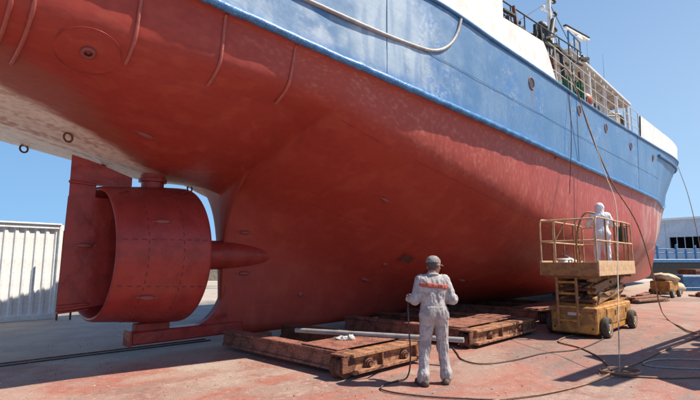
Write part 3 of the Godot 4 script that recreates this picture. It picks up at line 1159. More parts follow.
func top_edge(S: float, dy := 0.0, dz := 0.0, side := 1.0) -> Vector3:   # S in metres
	var p := tp(S / K, 1.0, side)
	return Vector3(S, p.y + dy, p.z + dz * side)
func make_upperworks() -> void:
	var s: SurfaceTool
	# tall white shelter side abaft, low white bulwark ahead of it
	for side in [1.0, -1.0]:
		s = begin()
		var xs := []
		for k in 41: xs.append(lerp(2.6, 5.78, k / 40.0))
		for k in 40:
			for o in [-.01, -.08]:
				var a := top_edge(xs[k], .03, o, side)
				var b := top_edge(xs[k + 1], .03, o, side)
				quad(s, a, b, Vector3(b.x, (7.8 if side > 0 else 6.5), b.z), Vector3(a.x, (7.8 if side > 0 else 6.5), a.z), Vector3(a.x, a.y, 0) if o > -.05 else Vector3(a.x, a.y, 20 * side))
		var e := top_edge(5.78, .03, -.01, side)
		quad(s, e, e + Vector3(0, 0, -.07 * side), Vector3(e.x, (7.8 if side > 0 else 6.5), e.z - .07 * side), Vector3(e.x, (7.8 if side > 0 else 6.5), e.z), Vector3(0, 8, 0))
		part("shelter_side", s, M.white, ship)
		s = begin()
		for k in 12:
			var x0: float = lerp(5.78, 8.60, k / 12.0)
			var x1: float = lerp(5.78, 8.60, (k + 1) / 12.0)
			for o in [-.012, -.07]:
				var a := top_edge(x0, .03, o, side)
				var b := top_edge(x1, .03, o, side)
				var h0: float = min(lerp(7.16, 7.30, (x0 - 5.78) / 2.2), lerp(7.30, a.y + .03, clamp((x0 - 7.98) / .62, 0, 1)))
				var h1: float = min(lerp(7.16, 7.30, (x1 - 5.78) / 2.2), lerp(7.30, b.y + .03, clamp((x1 - 7.98) / .62, 0, 1)))
				quad(s, a, b, Vector3(b.x, h1, b.z), Vector3(a.x, h0, a.z), Vector3(a.x, a.y, 0) if o > -.05 else Vector3(a.x, a.y, 20 * side))
		part("bulwark_plate", s, M.white, ship)
	s = begin()
	box(s, Vector3(4.2, 7.84, 2.6), Vector3(3.3, .08, 2.9), Basis(), .02)
	part("shelter_roof", s, M.white, ship)
	s = begin()
	box(s, Vector3(5.6, 7.0, 2.6), Vector3(.08, 1.5, 2.8))
	part("shelter_front", s, M.white, ship)
	# white forecastle bulwark
	for side in [1.0, -1.0]:
		s = begin()
		var n := 40
		var P := []
		for k in n + 1:
			var S: float = lerp(16.45, 41.0, float(k) / n)
			var p := tp(S, 1.0, side)
			var q := tp(S, 1.0 + .001, side)
			var hh: float = lerp(.95, .70, float(k) / n)
			P.append([p + Vector3(0, .03, -.01 * side), p + Vector3(.25 * hh * clamp((S - 30) / 11, 0, 1), hh, .04 * side * hh)])
		for k in n:
			quad(s, P[k][0], P[k + 1][0], P[k + 1][1], P[k][1], Vector3(P[k][0].x, P[k][0].y, 0))
			var w := Vector3(0, 0, -.06 * side)
			quad(s, P[k][0] + w, P[k + 1][0] + w, P[k + 1][1] + w, P[k][1] + w, Vector3(P[k][0].x, P[k][0].y, 20 * side))
			quad(s, P[k][1], P[k + 1][1], P[k + 1][1] + w, P[k][1] + w, P[k][0])
		part("forecastle_bulwark", s, M.white, ship)
	# short fender under the forecastle
	s = begin()
	var fp := []
	for k in 16: fp.append(tp(19.5 + k * .75, .86) + tn(19.5 + k * .75, .8) * .06)
	tube(s, fp, .055, 8)
	part("bow_fender", s, M.bluepaint, ship)
	# guard rails amidships: posts and three wires
	for side in [1.0, -1.0]:
		for k in 9:
			s = begin()
			var x := 8.75 + k * 1.13
			cyl(s, top_edge(x, 0, -.06, side), top_edge(x, 1.08, -.06, side), .020, 8)
			part("rail_stanchion", s, M.offwhite, ship)
		for h in [.38, .72, 1.08]:
			s = begin()
			var path := []
			for k in 24: path.append(top_edge(8.3 + k * .415, h, -.06, side))
			tube(s, path, .013, 6)
			part("guard_rail", s, M.offwhite, ship)
	# wheelhouse under a broad white roof
	s = begin()
	box(s, Vector3(19.0, 8.2, 0), Vector3(7.4, 3.3, 4.4), Basis(), .05)
	var wh := part("wheelhouse", s, M.offwhite, ship)
	for k in 5:
		s = begin()
		box(s, Vector3(16.2 + k * 1.4, 8.9, 2.21), Vector3(.8, .7, .04), Basis(), .01)
		var w := part("window", s, M.black, wh)
		s = begin()
		box(s, Vector3(16.2 + k * 1.4, 8.9, 2.235), Vector3(.68, .58, .01))
		part("pane", s, M.glass, w)
	s = begin()
	box(s, Vector3(18.9, 9.82, 0), Vector3(9.0, .12, 6.1), Basis(), .03)
	var rf := part("wheelhouse_roof", s, M.white, ship)
	for k in 10:
		s = begin()
		bar(s, Vector3(14.7 + k * .92, 9.68, -3.0), Vector3(14.7 + k * .92, 9.68, 3.0), .06, .15)
		part("roof_beam", s, M.offwhite, rf)
	for k in 5:
		s = begin()
		cyl(s, Vector3(14.9 + k * 2.05, 6.3, 2.9), Vector3(14.9 + k * 2.05, 9.7, 2.9), .07, 10)
		part("roof_pillar", s, M.white, rf)
	# mast with lamps
	s = begin()
	tube(s, [Vector3(18.2, 9.8, 1.0), Vector3(18.2, 12.5, 1.0), Vector3(18.2, 14.8, 1.0)], [.15, .12, .08], 12)
	tube(s, [Vector3(17.6, 9.8, 1.5), Vector3(18.15, 12.4, 1.05)], .06, 8)
	tube(s, [Vector3(18.9, 9.8, .6), Vector3(18.25, 12.4, .95)], .06, 8)
	var ms := part("mast", s, M.offwhite, ship)
	for e in [[11.95, .42], [12.75, .40], [13.6, .5], [14.25, .45]]:
		s = begin()
		bar(s, Vector3(18.2 - e[1], e[0], 1.0 - .1), Vector3(18.2 + e[1], e[0] + .05, 1.1), .05, .04, .01)
		part("cross_arm", s, M.offwhite, ms)
		for q in [-1.0, 1.0]:
			s = begin()
			lathe(s, Vector3(18.2 + e[1] * q, e[0] + .02, 1.0 + .1 * q), Vector3.UP, [Vector2(.002, 0), Vector2(.09, .0), Vector2(.1, .05), Vector2(.1, .16), Vector2(.07, .2), Vector2(.002, .2)], 12)
			part("mast_lamp", s, M.black if q > 0 else M.white, ms)
	s = begin()
	blob(s, Vector3(18.2, 14.55, 1.0), Vector3(.2, .16, .2))
	part("lamp_dome", s, M.offwhite, ms)
	# radar
	s = begin()
	cyl(s, Vector3(22.2, 9.85, 1.0), Vector3(22.2, 13.6, 1.0), .09, 12)
	box(s, Vector3(22.2, 12.7, 1.0), Vector3(.5, .06, .5), Basis(), .01)
	lathe(s, Vector3(22.2, 13.55, 1.0), Vector3.UP, [Vector2(.002, 0), Vector2(.26, 0), Vector2(.28, .08), Vector2(.2, .28), Vector2(.1, .34), Vector2(.002, .34)], 16)
	var rp := part("radar_post", s, M.white, ship)
	s = begin()
	box(s, Vector3(22.2, 14.0, 1.0), Vector3(2.5, .16, .18), Basis(Vector3.UP, -.18), .04)
	part("radar_scanner", s, M.white, rp)
	s = begin()
	box(s, Vector3(22.2, 14.14, 1.0), Vector3(2.5, .07, .2), Basis(Vector3.UP, -.18), .02)
	part("scanner_top", s, M.black, rp)
	# whip aerials
	for e in [[23.0, 1.2, 4.5], [22.0, 2.2, 2.6], [24.2, .8, 2.4]]:
		s = begin()
		tube(s, [Vector3(e[0], 9.85, e[1]), Vector3(e[0] + .1, 9.85 + e[2] * .5, e[1]), Vector3(e[0] + .15, 9.85 + e[2], e[1])], [.02, .012, .006], 6)
		part("whip_aerial", s, M.steel, ship)
	# dark hand rail with gear along the casing top
	s = begin()
	var gp := []
	for k in 20: gp.append(Vector3(6.0 + k * .5, 8.40 + .055 * k + .03 * sin(k * 2.1), 3.1))
	tube(s, gp, .06, 6)
	for k in 9: tube(s, [gp[k * 2], gp[k * 2] + Vector3(.1, -.95, 0)], .03, 6)
	for k in 34:
		var q: Vector3 = gp[k % 19] + Vector3(rng.randf_range(-.3, .3), rng.randf_range(-.25, .25), rng.randf_range(-.1, .2))
		bar(s, q, q + Vector3(rng.randf_range(.2, .6), rng.randf_range(-.3, .3), rng.randf_range(-.2, .2)), rng.randf_range(.03, .12), rng.randf_range(.03, .14))
	part("net_boom", s, M.black, ship)
	s = begin()
	var gp2 := []
	for k in 20: gp2.append(Vector3(6.0 + k * .5, 8.95 + .055 * k, 3.1))
	tube(s, gp2, .025, 6)
	for k in 10: tube(s, [gp[k * 2], gp2[k * 2]], .022, 6)
	part("casing_rail", s, M.black, ship)
	s = begin()
	for k in 3: tube(s, [Vector3(15.0 + k * .7, 9.85, 2.8), Vector3(15.0 + k * .7, 10.85, 2.8)], .035, 6)
	tube(s, [Vector3(15.0, 10.85, 2.8), Vector3(16.4, 10.85, 2.8)], .035, 6)
	part("roof_rail", s, M.bluepaint, ship)
	# stays and cable runs
	for e in [[Vector3(18.2, 14.2, 1.0), Vector3(9.0, 8.6, 2.9)], [Vector3(18.2, 13.4, 1.0), Vector3(12.0, 8.0, 3.6)], [Vector3(18.2, 14.2, 1.0), Vector3(27.0, 8.6, 1.6)], [Vector3(16.0, 9.9, 2.9), Vector3(10.0, 7.2, 4.0)]]:
		s = begin()
		tube(s, [e[0], e[1]], .018, 5)
		part("stay", s, M.black, ship)
	for k in 7:
		s = begin()
		var x := 9.2 + k * .9
		bar(s, Vector3(x, 6.5, 3.35), Vector3(x + rng.randf_range(-.3, .5), 8.9 + rng.randf_range(-.4, .5), 3.2), .09, .07)
		part("gear_post", s, M.black if k % 3 else M.rust, ship)
	for e in [[Vector3(11.0, 6.6, 3.0), Vector3(14.6, 11.3, 2.4), .10], [Vector3(13.2, 7.6, 2.6), Vector3(13.2, 10.4, 2.6), .09], [Vector3(14.0, 7.6, 1.2), Vector3(14.0, 11.2, 1.2), .12], [Vector3(13.2, 10.3, 2.6), Vector3(14.0, 10.3, 1.2), .08]]:
		s = begin()
		tube(s, [e[0], e[1]], e[2], 8)
		part("derrick_post", s, M.black if e[2] < .11 else M.offwhite, ship)
	for k in 3:
		s = begin()
		lathe(s, Vector3(13.3 + k * .5, 10.45 - .1 * k, 2.4 - .5 * k), Vector3.UP, [Vector2(.002, 0), Vector2(.14, 0), Vector2(.16, .1), Vector2(.12, .24), Vector2(.002, .26)], 12)
		part("flood_lamp", s, M.offwhite if k % 2 else M.black, ship)
	# casing behind the rails
	s = begin()
	box(s, Vector3(10.2, 7.1, 1.6), Vector3(8.6, 1.6, 2.6), Basis(), .04)
	var cs := part("deck_casing", s, M.offwhite, ship)
	for k in 4:
		s = begin()
		box(s, Vector3(8.0 + k * 1.5, 7.2, 2.92), Vector3(.7, 1.2, .05), Basis(), .01)
		part("casing_door", s, M.white if k % 2 else M.tan, cs)
	deck_gear()

func deck_gear() -> void:
	var g := SHIP_TURN
	var put := func(called: String, label: String, cat: String, p: Vector3) -> Node3D:
		return thing(called, label, cat, ship_to_world(p), g)
	var n: Node3D = put.call("net_pile", "green fishing net heaped behind the ship's rail", "net", Vector3(11.5, 6.4, 3.55))
	var s := begin()
	blob(s, Vector3(0, .38, 0), Vector3(1.35, .55, .42), Basis(), 14, .5, 3)
	blob(s, Vector3(.7, .55, .1), Vector3(.6, .4, .35), Basis(), 10, .5, 4)
	part("net", s, M.net, n)
	s = begin()
	for k in 6: bar(s, Vector3(-1.25 + k * .25, 0, .62), Vector3(-1.15 + k * .25, .80 + .06 * sin(k * 2.0), .60), .2, .03)
	part("hung_net", s, M.net, n)
	n = put.call("net_bundle", "tan net bundle piled near the dark fore rail end", "net", Vector3(14.6, 6.5, 3.5))
	s = begin()
	blob(s, Vector3(0, .3, 0), Vector3(1.1, .5, .4), Basis(), 12, .6, 7)
	blob(s, Vector3(1.2, .28, 0), Vector3(.8, .42, .4), Basis(), 10, .6, 8)
	part("bundle", s, M.tan, n)
	var ci := 0
	for e in [[9.3, .5, "white", "white locker behind the aft end of the guard rail"], [10.1, .7, "tan", "tan fish box stack beside the white deck locker"], [12.6, .6, "rustred", "reddish fish box beside the red float"], [15.9, .6, "white", "white fish box abaft the dark mesh rack"], [16.4, .8, "tan", "tan fish box next to the dark mesh rack"]]:
		var c: Node3D = put.call("deck_box", e[3], "box", Vector3(e[0], 6.4 + .03 * (e[0] - 9.0), 3.7))
		s = begin()
		box(s, Vector3(0, e[1] * .5, 0), Vector3(.6, e[1], .5), Basis(Vector3.UP, .3 * ci), .03)
		part("box", s, M[e[2]], c)
		s = begin()
		box(s, Vector3(0, e[1] + .02, 0), Vector3(.66, .05, .56), Basis(Vector3.UP, .3 * ci), .015)
		part("lid", s, M.offwhite, c)
		ci += 1
	n = put.call("buoy", "red float hanging behind the guard rail amidships", "buoy", Vector3(13.1, 6.5, 3.75))
	s = begin()
	blob(s, Vector3(0, .68, 0), Vector3(.3, .3, .3), Basis(), 10)
	part("ball", s, M.buoy, n)
	s = begin()
	cyl(s, Vector3(0, -.1, 0), Vector3(0, .42, 0), .05, 8)
	part("stem", s, M.black, n)
	n = put.call("cloth_bundle", "dark blue cloth bundle lying above the red float", "bundle", Vector3(13.6, 7.4, 3.3))
	s = begin()
	blob(s, Vector3(0, .2, 0), Vector3(.45, .28, .35), Basis(), 10, .6, 12)
	tube(s, [Vector3(0, -1.1, -.1), Vector3(0, .1, -.1)], .06, 8)
	part("cloth", s, M.bluecloth, n)
	n = put.call("winch", "black winch on the roof edge behind the blue bundle", "winch", Vector3(16.8, 9.88, 2.7))
	s = begin()
	cyl(s, Vector3(-.35, .25, 0), Vector3(.35, .25, 0), .22, 14)
	part("drum", s, M.black, n)
	s = begin()
	box(s, Vector3(-.38, .2, 0), Vector3(.06, .4, .4), Basis(), .01)
	box(s, Vector3(.38, .2, 0), Vector3(.06, .4, .4), Basis(), .01)
	part("cheek", s, M.black, n)
	n = put.call("storage_rack", "dark mesh rack at the fore end of the guard rail", "rack", Vector3(17.2, 6.48, 3.9))
	s = begin()
	for k in 6: bar(s, Vector3(-.55 + k * .22, 0, 0), Vector3(-.55 + k * .22, 1.15, 0), .05, .05)
	for k in 4: bar(s, Vector3(-.6, .1 + k * .34, 0), Vector3(.6, .1 + k * .34, 0), .05, .05)
	part("mesh_frame", s, M.black, n)
	s = begin()
	blob(s, Vector3(0, .45, -.2), Vector3(.5, .45, .15), Basis(), 10, .6, 21)
	part("stowed_net", s, M.black, n)

# ---------------------------------------------------------------- cradle carriages
func carriage(label: String, x0: float, x1: float, z1: float, h: float, beams: int) -> void:
	var o := thing("slipway_carriage", label, "carriage", ship_to_world(Vector3((x0 + x1) * .5, 0, 2.2)), SHIP_TURN, "slipway carriages under the hull")
	var hl := (x1 - x0) * .5
	var zo := z1 - 2.2
	var s: SurfaceTool
	for k in beams:
		s = begin()
		var x: float = lerp(-hl + .12, hl - .12, float(k) / (beams - 1))
		box(s, Vector3(x, h - .03, (zo - 1.75) * .5), Vector3(.26, .05, zo + 1.55), Basis(), .008)
		box(s, Vector3(x, h * .5 + .02, (zo - 1.75) * .5), Vector3(.19, h - .14, zo + 1.55))
		box(s, Vector3(x, .09, (zo - 1.75) * .5), Vector3(.26, .05, zo + 1.55), Basis(), .008)
		part("cross_beam", s, M.rustred if k % 2 == 0 else M.rust, o)
	s = begin()
	box(s, Vector3(0, h - .03, zo), Vector3(hl * 2, .05, .30), Basis(), .008)
	box(s, Vector3(0, h * .5 + .02, zo + .06), Vector3(hl * 2, h - .14, .04))
	box(s, Vector3(0, .09, zo), Vector3(hl * 2, .05, .34), Basis(), .008)
	for q in 2:
		box(s, Vector3(lerp(-hl * .2, hl * .85, q / 1.0), h * .5 + .02, zo + .11), Vector3(.02, h - .16, .07))
	var eb := part("end_beam", s, M.rustyel, o)
	for q in [-.55, .5]:
		s = begin()
		lathe(s, Vector3(hl * q, h * .5, zo + .08), Vector3(0, 0, 1), [Vector2(.085, 0), Vector2(.085, .04), Vector2(.06, .05), Vector2(.045, .05), Vector2(.04, .08), Vector2(.002, .085)], 16)
		part("axle_cap", s, M.rust, eb)
	# deck plate, patched
	s = begin()
	box(s, Vector3(0, h + .012, zo - .62), Vector3(hl * 2 - .05, .016, .82), Basis(), .004)
	part("deck_plate", s, M.rustred, o)
	# wheels
	for q in [-1.0, 1.0]:
		s = begin()
		lathe(s, Vector3(q * (hl + .02), .14, zo - .05), Vector3(0, 0, 1), [Vector2(.002, -.09), Vector2(.17, -.09), Vector2(.17, -.06), Vector2(.135, -.055), Vector2(.135, .08), Vector2(.06, .085), Vector2(.05, .13), Vector2(.002, .13)], 20, false)
		part("wheel", s, M.rust, o)
		s = begin()
		for w in [-.13, .12]:
			box(s, Vector3(q * (hl + .03), .20, zo - .05 + w), Vector3(.26, .22, .03), Basis(), .006)
		box(s, Vector3(q * (hl + .03), .325, zo - .05), Vector3(.22, .03, .28), Basis(), .006)
		part("wheel_bracket", s, M.rust, o)
func make_cradles() -> void:
	carriage("rusty carriage beam frame in front of the skeg, ending left of the standing painter", 1.15, 2.78, 3.86, .35, 2)
	carriage("rusty carriage just right of the standing painter", 4.5, 7.2, 3.95, .35, 3)
	carriage("rusty carriage mostly hidden behind the yellow scissor lift", 9.2, 12.4, 3.6, .35, 3)
	# timber bilge blocks on the carriages, keel blocks below the keel
	for e in [[15.0, 2.5], [18.5, 2.4]]:
		var top: float = hull_height(e[0], e[1])
		var y0: float = .372 if e[0] < 13.0 else 0.0
		var o := thing("shoring_stack", "dark timber stack propping the %s" % ["bilge beyond the scissor lift", "bilge farthest towards the bow"][[15.0, 18.5].find(e[0])], "timber stack", ship_to_world(Vector3(e[0], y0, e[1])), SHIP_TURN, "timber stacks under the bilge")
		var y := 0.0
		var k := 0
		while y < top - y0 - .02:
			var s := begin()
			var hh: float = min(.24, top - y0 - y)
			box(s, Vector3(0, y + hh * .5, 0), Vector3(.62, hh - .006, .30) if k % 2 else Vector3(.36, hh - .006, .5), Basis(Vector3.UP, rng.randf_range(-.06, .06)), .015)
			part("timber", s, M.wood, o)
			y += hh
			k += 1
	for k in 4:
		var S := 2.3 + k * 6.0
		var o := thing("keel_block", "low timber keel block %s" % ["under the skeg behind the near carriage", "under the keel behind the second carriage", "under the keel beyond the scissor lift", "under the keel nearest the bow"][k], "block", ship_to_world(Vector3(S, 0, 0)), SHIP_TURN, "keel blocks")
		var s := begin()
		var top := hp(S / K, 0).y
		box(s, Vector3(0, top * .5, 0), Vector3(.35, top, .7), Basis(), .01)
		part("timber", s, M.wood, o)
	# grey pipe lying across the carriages
	var s := begin()
	var a := Vector3(-1.0, .405, -8.83)
	var b := Vector3(1.83, .405, -7.73)
	cyl(s, a, b, .042, 14)
	var o := part("steel_pipe", s, M.pipegrey)
	tag(o, "long pale grey pipe lying on the rusty carriage behind the painter", "pipe")
	# scrap rags on the plate
	var r := thing("rag", "crumpled pale rag on the near carriage plate", "rag", ship_to_world(Vector3(1.9, .37, 3.1)))
	s = begin()
	blob(s, Vector3(0, .02, 0), Vector3(.14, .035, .07), Basis(), 10, .9, 5)
	blob(s, Vector3(.1, .03, .04), Vector3(.06, .05, .05), Basis(), 8, .9, 6)
	part("cloth", s, M.offwhite, r)
	# loose planks
	for e in [[Vector3(3.3, .05, 3.6), 20.0, 1.5, "loose plank beside the painter's far foot"], [Vector3(7.6, .05, 2.9), -35.0, 2.2, "loose plank between the second carriage and the lift"]]:
		var pl := begin()
		box(pl, Vector3.ZERO, Vector3(e[2], .05, .2), Basis(), .008)
		var po := part("plank", pl, M.wood)
		po.position = ship_to_world(e[0]) + Vector3(0, -.022, 0)
		po.rotation.y = deg_to_rad(SHIP_TURN + e[1])
		tag(po, e[3], "plank")
func hull_height(S: float, L: float) -> float:
	for k in 240:
		var p := hp(S / K, k / 40.0)
		if p.z >= L: return p.y
	return 1.0

# ---------------------------------------------------------------- scissor lift
func make_lift() -> void:
	var o := thing("scissor_lift", "weathered yellow scissor lift carrying the hooded painter", "scissor lift", ship_to_world(Vector3(8.75, 0, 4.92)), SHIP_TURN)
	var s := begin()
	box(s, Vector3(0, .37, 0), Vector3(2.84, .58, .98), Basis(), .03)
	box(s, Vector3(0, .68, 0), Vector3(2.5, .07, .8), Basis(), .01)
	var ch := part("chassis", s, M.yellow, o)
	s = begin()
	box(s, Vector3(-1.43, .60, 0), Vector3(.05, .09, 1.02), Basis(), .01)
	part("bumper", s, M.yellowworn, ch)
	s = begin()
	box(s, Vector3(-1.425, .50, .02), Vector3(.02, .07, .26), Basis(), .005)
	part("name_plate", s, M.offwhite, ch)
	for z in [-.495, .495]:
		for x in [-.3, .62]:
			s = begin()
			box(s, Vector3(x, .42, z), Vector3(.84, .36, .03), Basis(), .012)
			var pn := part("side_panel", s, M.yellow, ch)
			s = begin()
			box(s, Vector3(x + .2, .47, z * 1.035), Vector3(.06, .12, .02), Basis(), .006)
			part("latch", s, M.black, pn)
	for x in [-1.08, 1.05]:
		for z in [-1.0, 1.0]:
			s = begin()
			var c := Vector3(x, .225, .58 * z)
			lathe(s, c, Vector3(0, 0, z), [Vector2(.13, -.08), Vector2(.19, -.08), Vector2(.215, -.06), Vector2(.225, -.02), Vector2(.225, .04), Vector2(.212, .07), Vector2(.19, .08), Vector2(.155, .075), Vector2(.13, .05)], 28)
			var w := part("wheel", s, M.rubber, o)
			s = begin()
			lathe(s, c, Vector3(0, 0, z), [Vector2(.002, .02), Vector2(.07, .02), Vector2(.08, .075), Vector2(.002, .08)], 16, false)
			lathe(s, c, Vector3(0, 0, z), [Vector2(.07, .035), Vector2(.13, .02), Vector2(.135, .065), Vector2(.155, .078)], 24)
			part("rim", s, M.rim, w)
	# scissor arms, two stages folded low
	for z in [-.34, .34]:
		for st in 2:
			var y0 := .76 + st * .27
			for q in [-1.0, 1.0]:
				s = begin()
				bar(s, Vector3(-1.2 * q, y0, z + q * .045), Vector3(1.2 * q, y0 + .27, z + q * .045), .07, .18, .012)
				part("scissor_arm", s, M.yellowworn if q > 0 else M.yellow, o)
	for e in [[-1.2, .78], [1.2, .78], [-1.2, 1.03], [1.2, 1.03], [0, .9], [0, 1.17]]:
		s = begin()
		cyl(s, Vector3(e[0], e[1], -.45), Vector3(e[0], e[1], .45), .035, 12)
		part("pivot_pin", s, M.rust, o)
	for z in [.40, .43]:
		s = begin()
		tube(s, spline([Vector3(-1.1, .7, z), Vector3(-.9, .95, z + .04), Vector3(-.2, .86, z), Vector3(.5, 1.05, z + .03), Vector3(.9, 1.3, z)], .08), .014, 6)
		part("hydraulic_hose", s, M.rubber, o)
	for y in [.2, .55]:
		for z in [-.4, .4]:
			s = begin()
			cyl(s, Vector3(-1.44, y, z), Vector3(-1.415, y, z), .022, 8)
			part("bolt", s, M.rust, ch)
	s = begin()
	cyl(s, Vector3(-.7, .8, 0), Vector3(.5, 1.1, 0), .06, 14)
	part("hydraulic_ram", s, M.steel, o)
	# platform
	s = begin()
	box(s, Vector3(0, 1.37, 0), Vector3(3.0, .07, 1.24), Basis(), .01)
	for q in 5: bar(s, Vector3(-1.3 + q * .65, 1.31, -.58), Vector3(-1.3 + q * .65, 1.31, .58), .06, .07)
	var pf := part("platform", s, M.yellowworn, o)
	for z in [-.625, .625]:
		s = begin()
		box(s, Vector3(0, 1.51, z), Vector3(3.05, .33, .025), Basis(), .006)
		part("toe_board", s, M.orangepale, pf)
	for x in [-1.535, 1.535]:
		s = begin()
		box(s, Vector3(x, 1.49, 0), Vector3(.025, .30, 1.22), Basis(), .006)
		part("toe_board", s, M.yellowworn, pf)
	# guard rails: each side a bent top rail, a mid rail and posts
	for z in [-.6, .6]:
		s = begin()
		tube(s, spline([Vector3(-1.5, 1.6, z), Vector3(-1.5, 2.5, z), Vector3(-1.44, 2.61, z), Vector3(-1.3, 2.64, z), Vector3(0, 2.64, z), Vector3(1.3, 2.64, z), Vector3(1.45, 2.61, z), Vector3(1.5, 2.5, z), Vector3(1.5, 1.6, z)], .06), .02, 8)
		part("top_rail", s, M.orangepale, pf)
		s = begin()
		cyl(s, Vector3(-1.5, 2.12, z), Vector3(1.5, 2.12, z), .02, 8)
		part("mid_rail", s, M.orangepale, pf)
		for x in [-.75, 0.0, .75, 1.15]:
			s = begin()
			cyl(s, Vector3(x, 1.62, z), Vector3(x, 2.63, z), .02, 8)
			part("rail_post", s, M.yellowworn, pf)
	for x in [-1.5, 1.5]:
		s = begin()
		cyl(s, Vector3(x, 2.60, -.58), Vector3(x, 2.60, .58), .024, 8)
		part("top_rail", s, M.orangepale, pf)
		s = begin()
		cyl(s, Vector3(x, 2.12, -.58), Vector3(x, 2.12, .58), .02, 8)
		part("mid_rail", s, M.orangepale, pf)
		for z in [-.28, .2]:
			s = begin()
			cyl(s, Vector3(x, 1.62, z), Vector3(x, 2.6, z), .02, 8)
			part("rail_post", s, M.orangepale, pf)
	s = begin()
	cyl(s, Vector3(-1.5, 2.12, -.28), Vector3(-1.5, 2.58, .0), .016, 8)
	part("gate_brace", s, M.orangepale, pf)
	s = begin()
	tube(s, spline([Vector3(-1.5, 1.65, .2), Vector3(-1.56, 2.1, .22), Vector3(-1.5, 2.55, .3), Vector3(-1.42, 2.74, .42), Vector3(-1.3, 2.72, .56)], .05), .022, 8)
	part("gate_handle", s, M.yellowworn, pf)
	# ladder
	for z in [-.28, .14]:
		s = begin()
		bar(s, Vector3(-1.52, .22, z), Vector3(-1.52, 1.30, z), .05, .05, .008)
		part("ladder_rail", s, M.yellowworn, o)
	for y in [.36, .66, .95, 1.2]:
		s = begin()
		bar(s, Vector3(-1.52, y, -.28), Vector3(-1.52, y, .14), .05, .05, .008)
		part("ladder_rung", s, M.yellow, o)
	# control box and junk on the platform
	s = begin()
	box(s, Vector3(1.0, 2.33, .5), Vector3(.34, .42, .2), Basis(Vector3.UP, .2), .02)
	var cb := part("control_box", s, M.black, o)
	s = begin()
	cyl(s, Vector3(1.0, 2.54, .5), Vector3(1.02, 2.66, .5), .02, 8)
	part("joystick", s, M.black, cb)
	var t := thing("paint_pail", "pale paint pail standing on the lift platform", "pail", ship_to_world(Vector3(7.9, 1.406, 4.6)), SHIP_TURN)
	s = begin()
	lathe(s, Vector3.ZERO, Vector3.UP, [Vector2(.002, 0), Vector2(.12, 0), Vector2(.14, .3), Vector2(.15, .3), Vector2(.15, .33), Vector2(.13, .33), Vector2(.115, .05), Vector2(.002, .05)], 20)
	part("bucket", s, M.offwhite, t)
	s = begin()
	torus(s, Vector3(0, .3, 0), Vector3(1, 0, .3).normalized(), .15, .006, 12, 0, PI)
	part("handle", s, M.steel, t)

# ---------------------------------------------------------------- people
func head_bones() -> Array:
	var b := [[Vector3(0, .035, .0), Vector3(0, .03, .03), .088, .086], [Vector3(0, -.02, -.035), Vector3(0, -.05, -.045), .066, .052],
		[Vector3(0, -.09, -.062), Vector3(0, -.09, -.05), .026, .03], [Vector3(0, .012, -.095), Vector3(0, -.028, -.112), .009, .014],
		[Vector3(0, -.062, -.092), Vector3(0, -.066, -.092), .012, .012], [Vector3(0, -.06, .02), Vector3(0, -.17, .03), .056, .06]]
	for q in [-1.0, 1.0]:
		b.append([Vector3(.088 * q, .015, .012), Vector3(.086 * q, -.025, .006), .016, .012])
		b.append([Vector3(.055 * q, -.03, -.02), Vector3(.04 * q, -.075, -.035), .035, .026])
		b.append([Vector3(.034 * q, .022, -.082), Vector3(.02 * q, .022, -.086), .013, .013])
	return b
func xf(bones: Array, t: Transform3D) -> Array:
	var r := []
	for b in bones: r.append([t * b[0], t * b[1], b[2], b[3]])
	return r
func hand(s: SurfaceTool, wrist: Vector3, dir: Vector3, back: Vector3, mirror: float, curl: float, col: Callable) -> void:
	var d := dir.normalized()
	var n := (back - d * back.dot(d)).normalized()
	var w := d.cross(n) * mirror
	var bones := []
	var lens := [[.040, .026, .020], [.045, .029, .022], [.041, .027, .021], [.032, .021, .018]]
	for f in 4:
		var off := (f - 1.5) * .021
		var k: Vector3 = wrist + d * (.092 - .006 * abs(f - 1.2)) - w * off
		bones.append([wrist + d * .015 - w * off * .6, k, .014, .0115])
		var a := k
		var ang := .25
		for g in 3:
			ang += curl * (1.0 + .08 * f)
			var b: Vector3 = a + (d * cos(ang) - n * sin(ang)) * lens[f][g]
			bones.append([a, b, .0098 - .0008 * g, .0092 - .001 * g])
			a = b
	var t0 := wrist + d * .03 + w * .026
	var t1: Vector3 = t0 + (d * .7 + w * .6 - n * .35).normalized() * .040
	var t2: Vector3 = t1 + (d * .8 + w * .05 - n * .6).normalized() * .030
	var t3: Vector3 = t2 + (d * .6 - w * .3 - n * .75).normalized() * .024
	bones.append([wrist + d * .012 + w * .008, t0, .015, .014])
	bones.append([t0, t1, .0135, .0115])
	bones.append([t1, t2, .0115, .010])
	bones.append([t2, t3, .010, .0085])
	bones.append([wrist - d * .05, wrist + d * .02, .026, .022])
	nets(s, bones, .004, .006, [], 0.0, 1, 0.0, col)
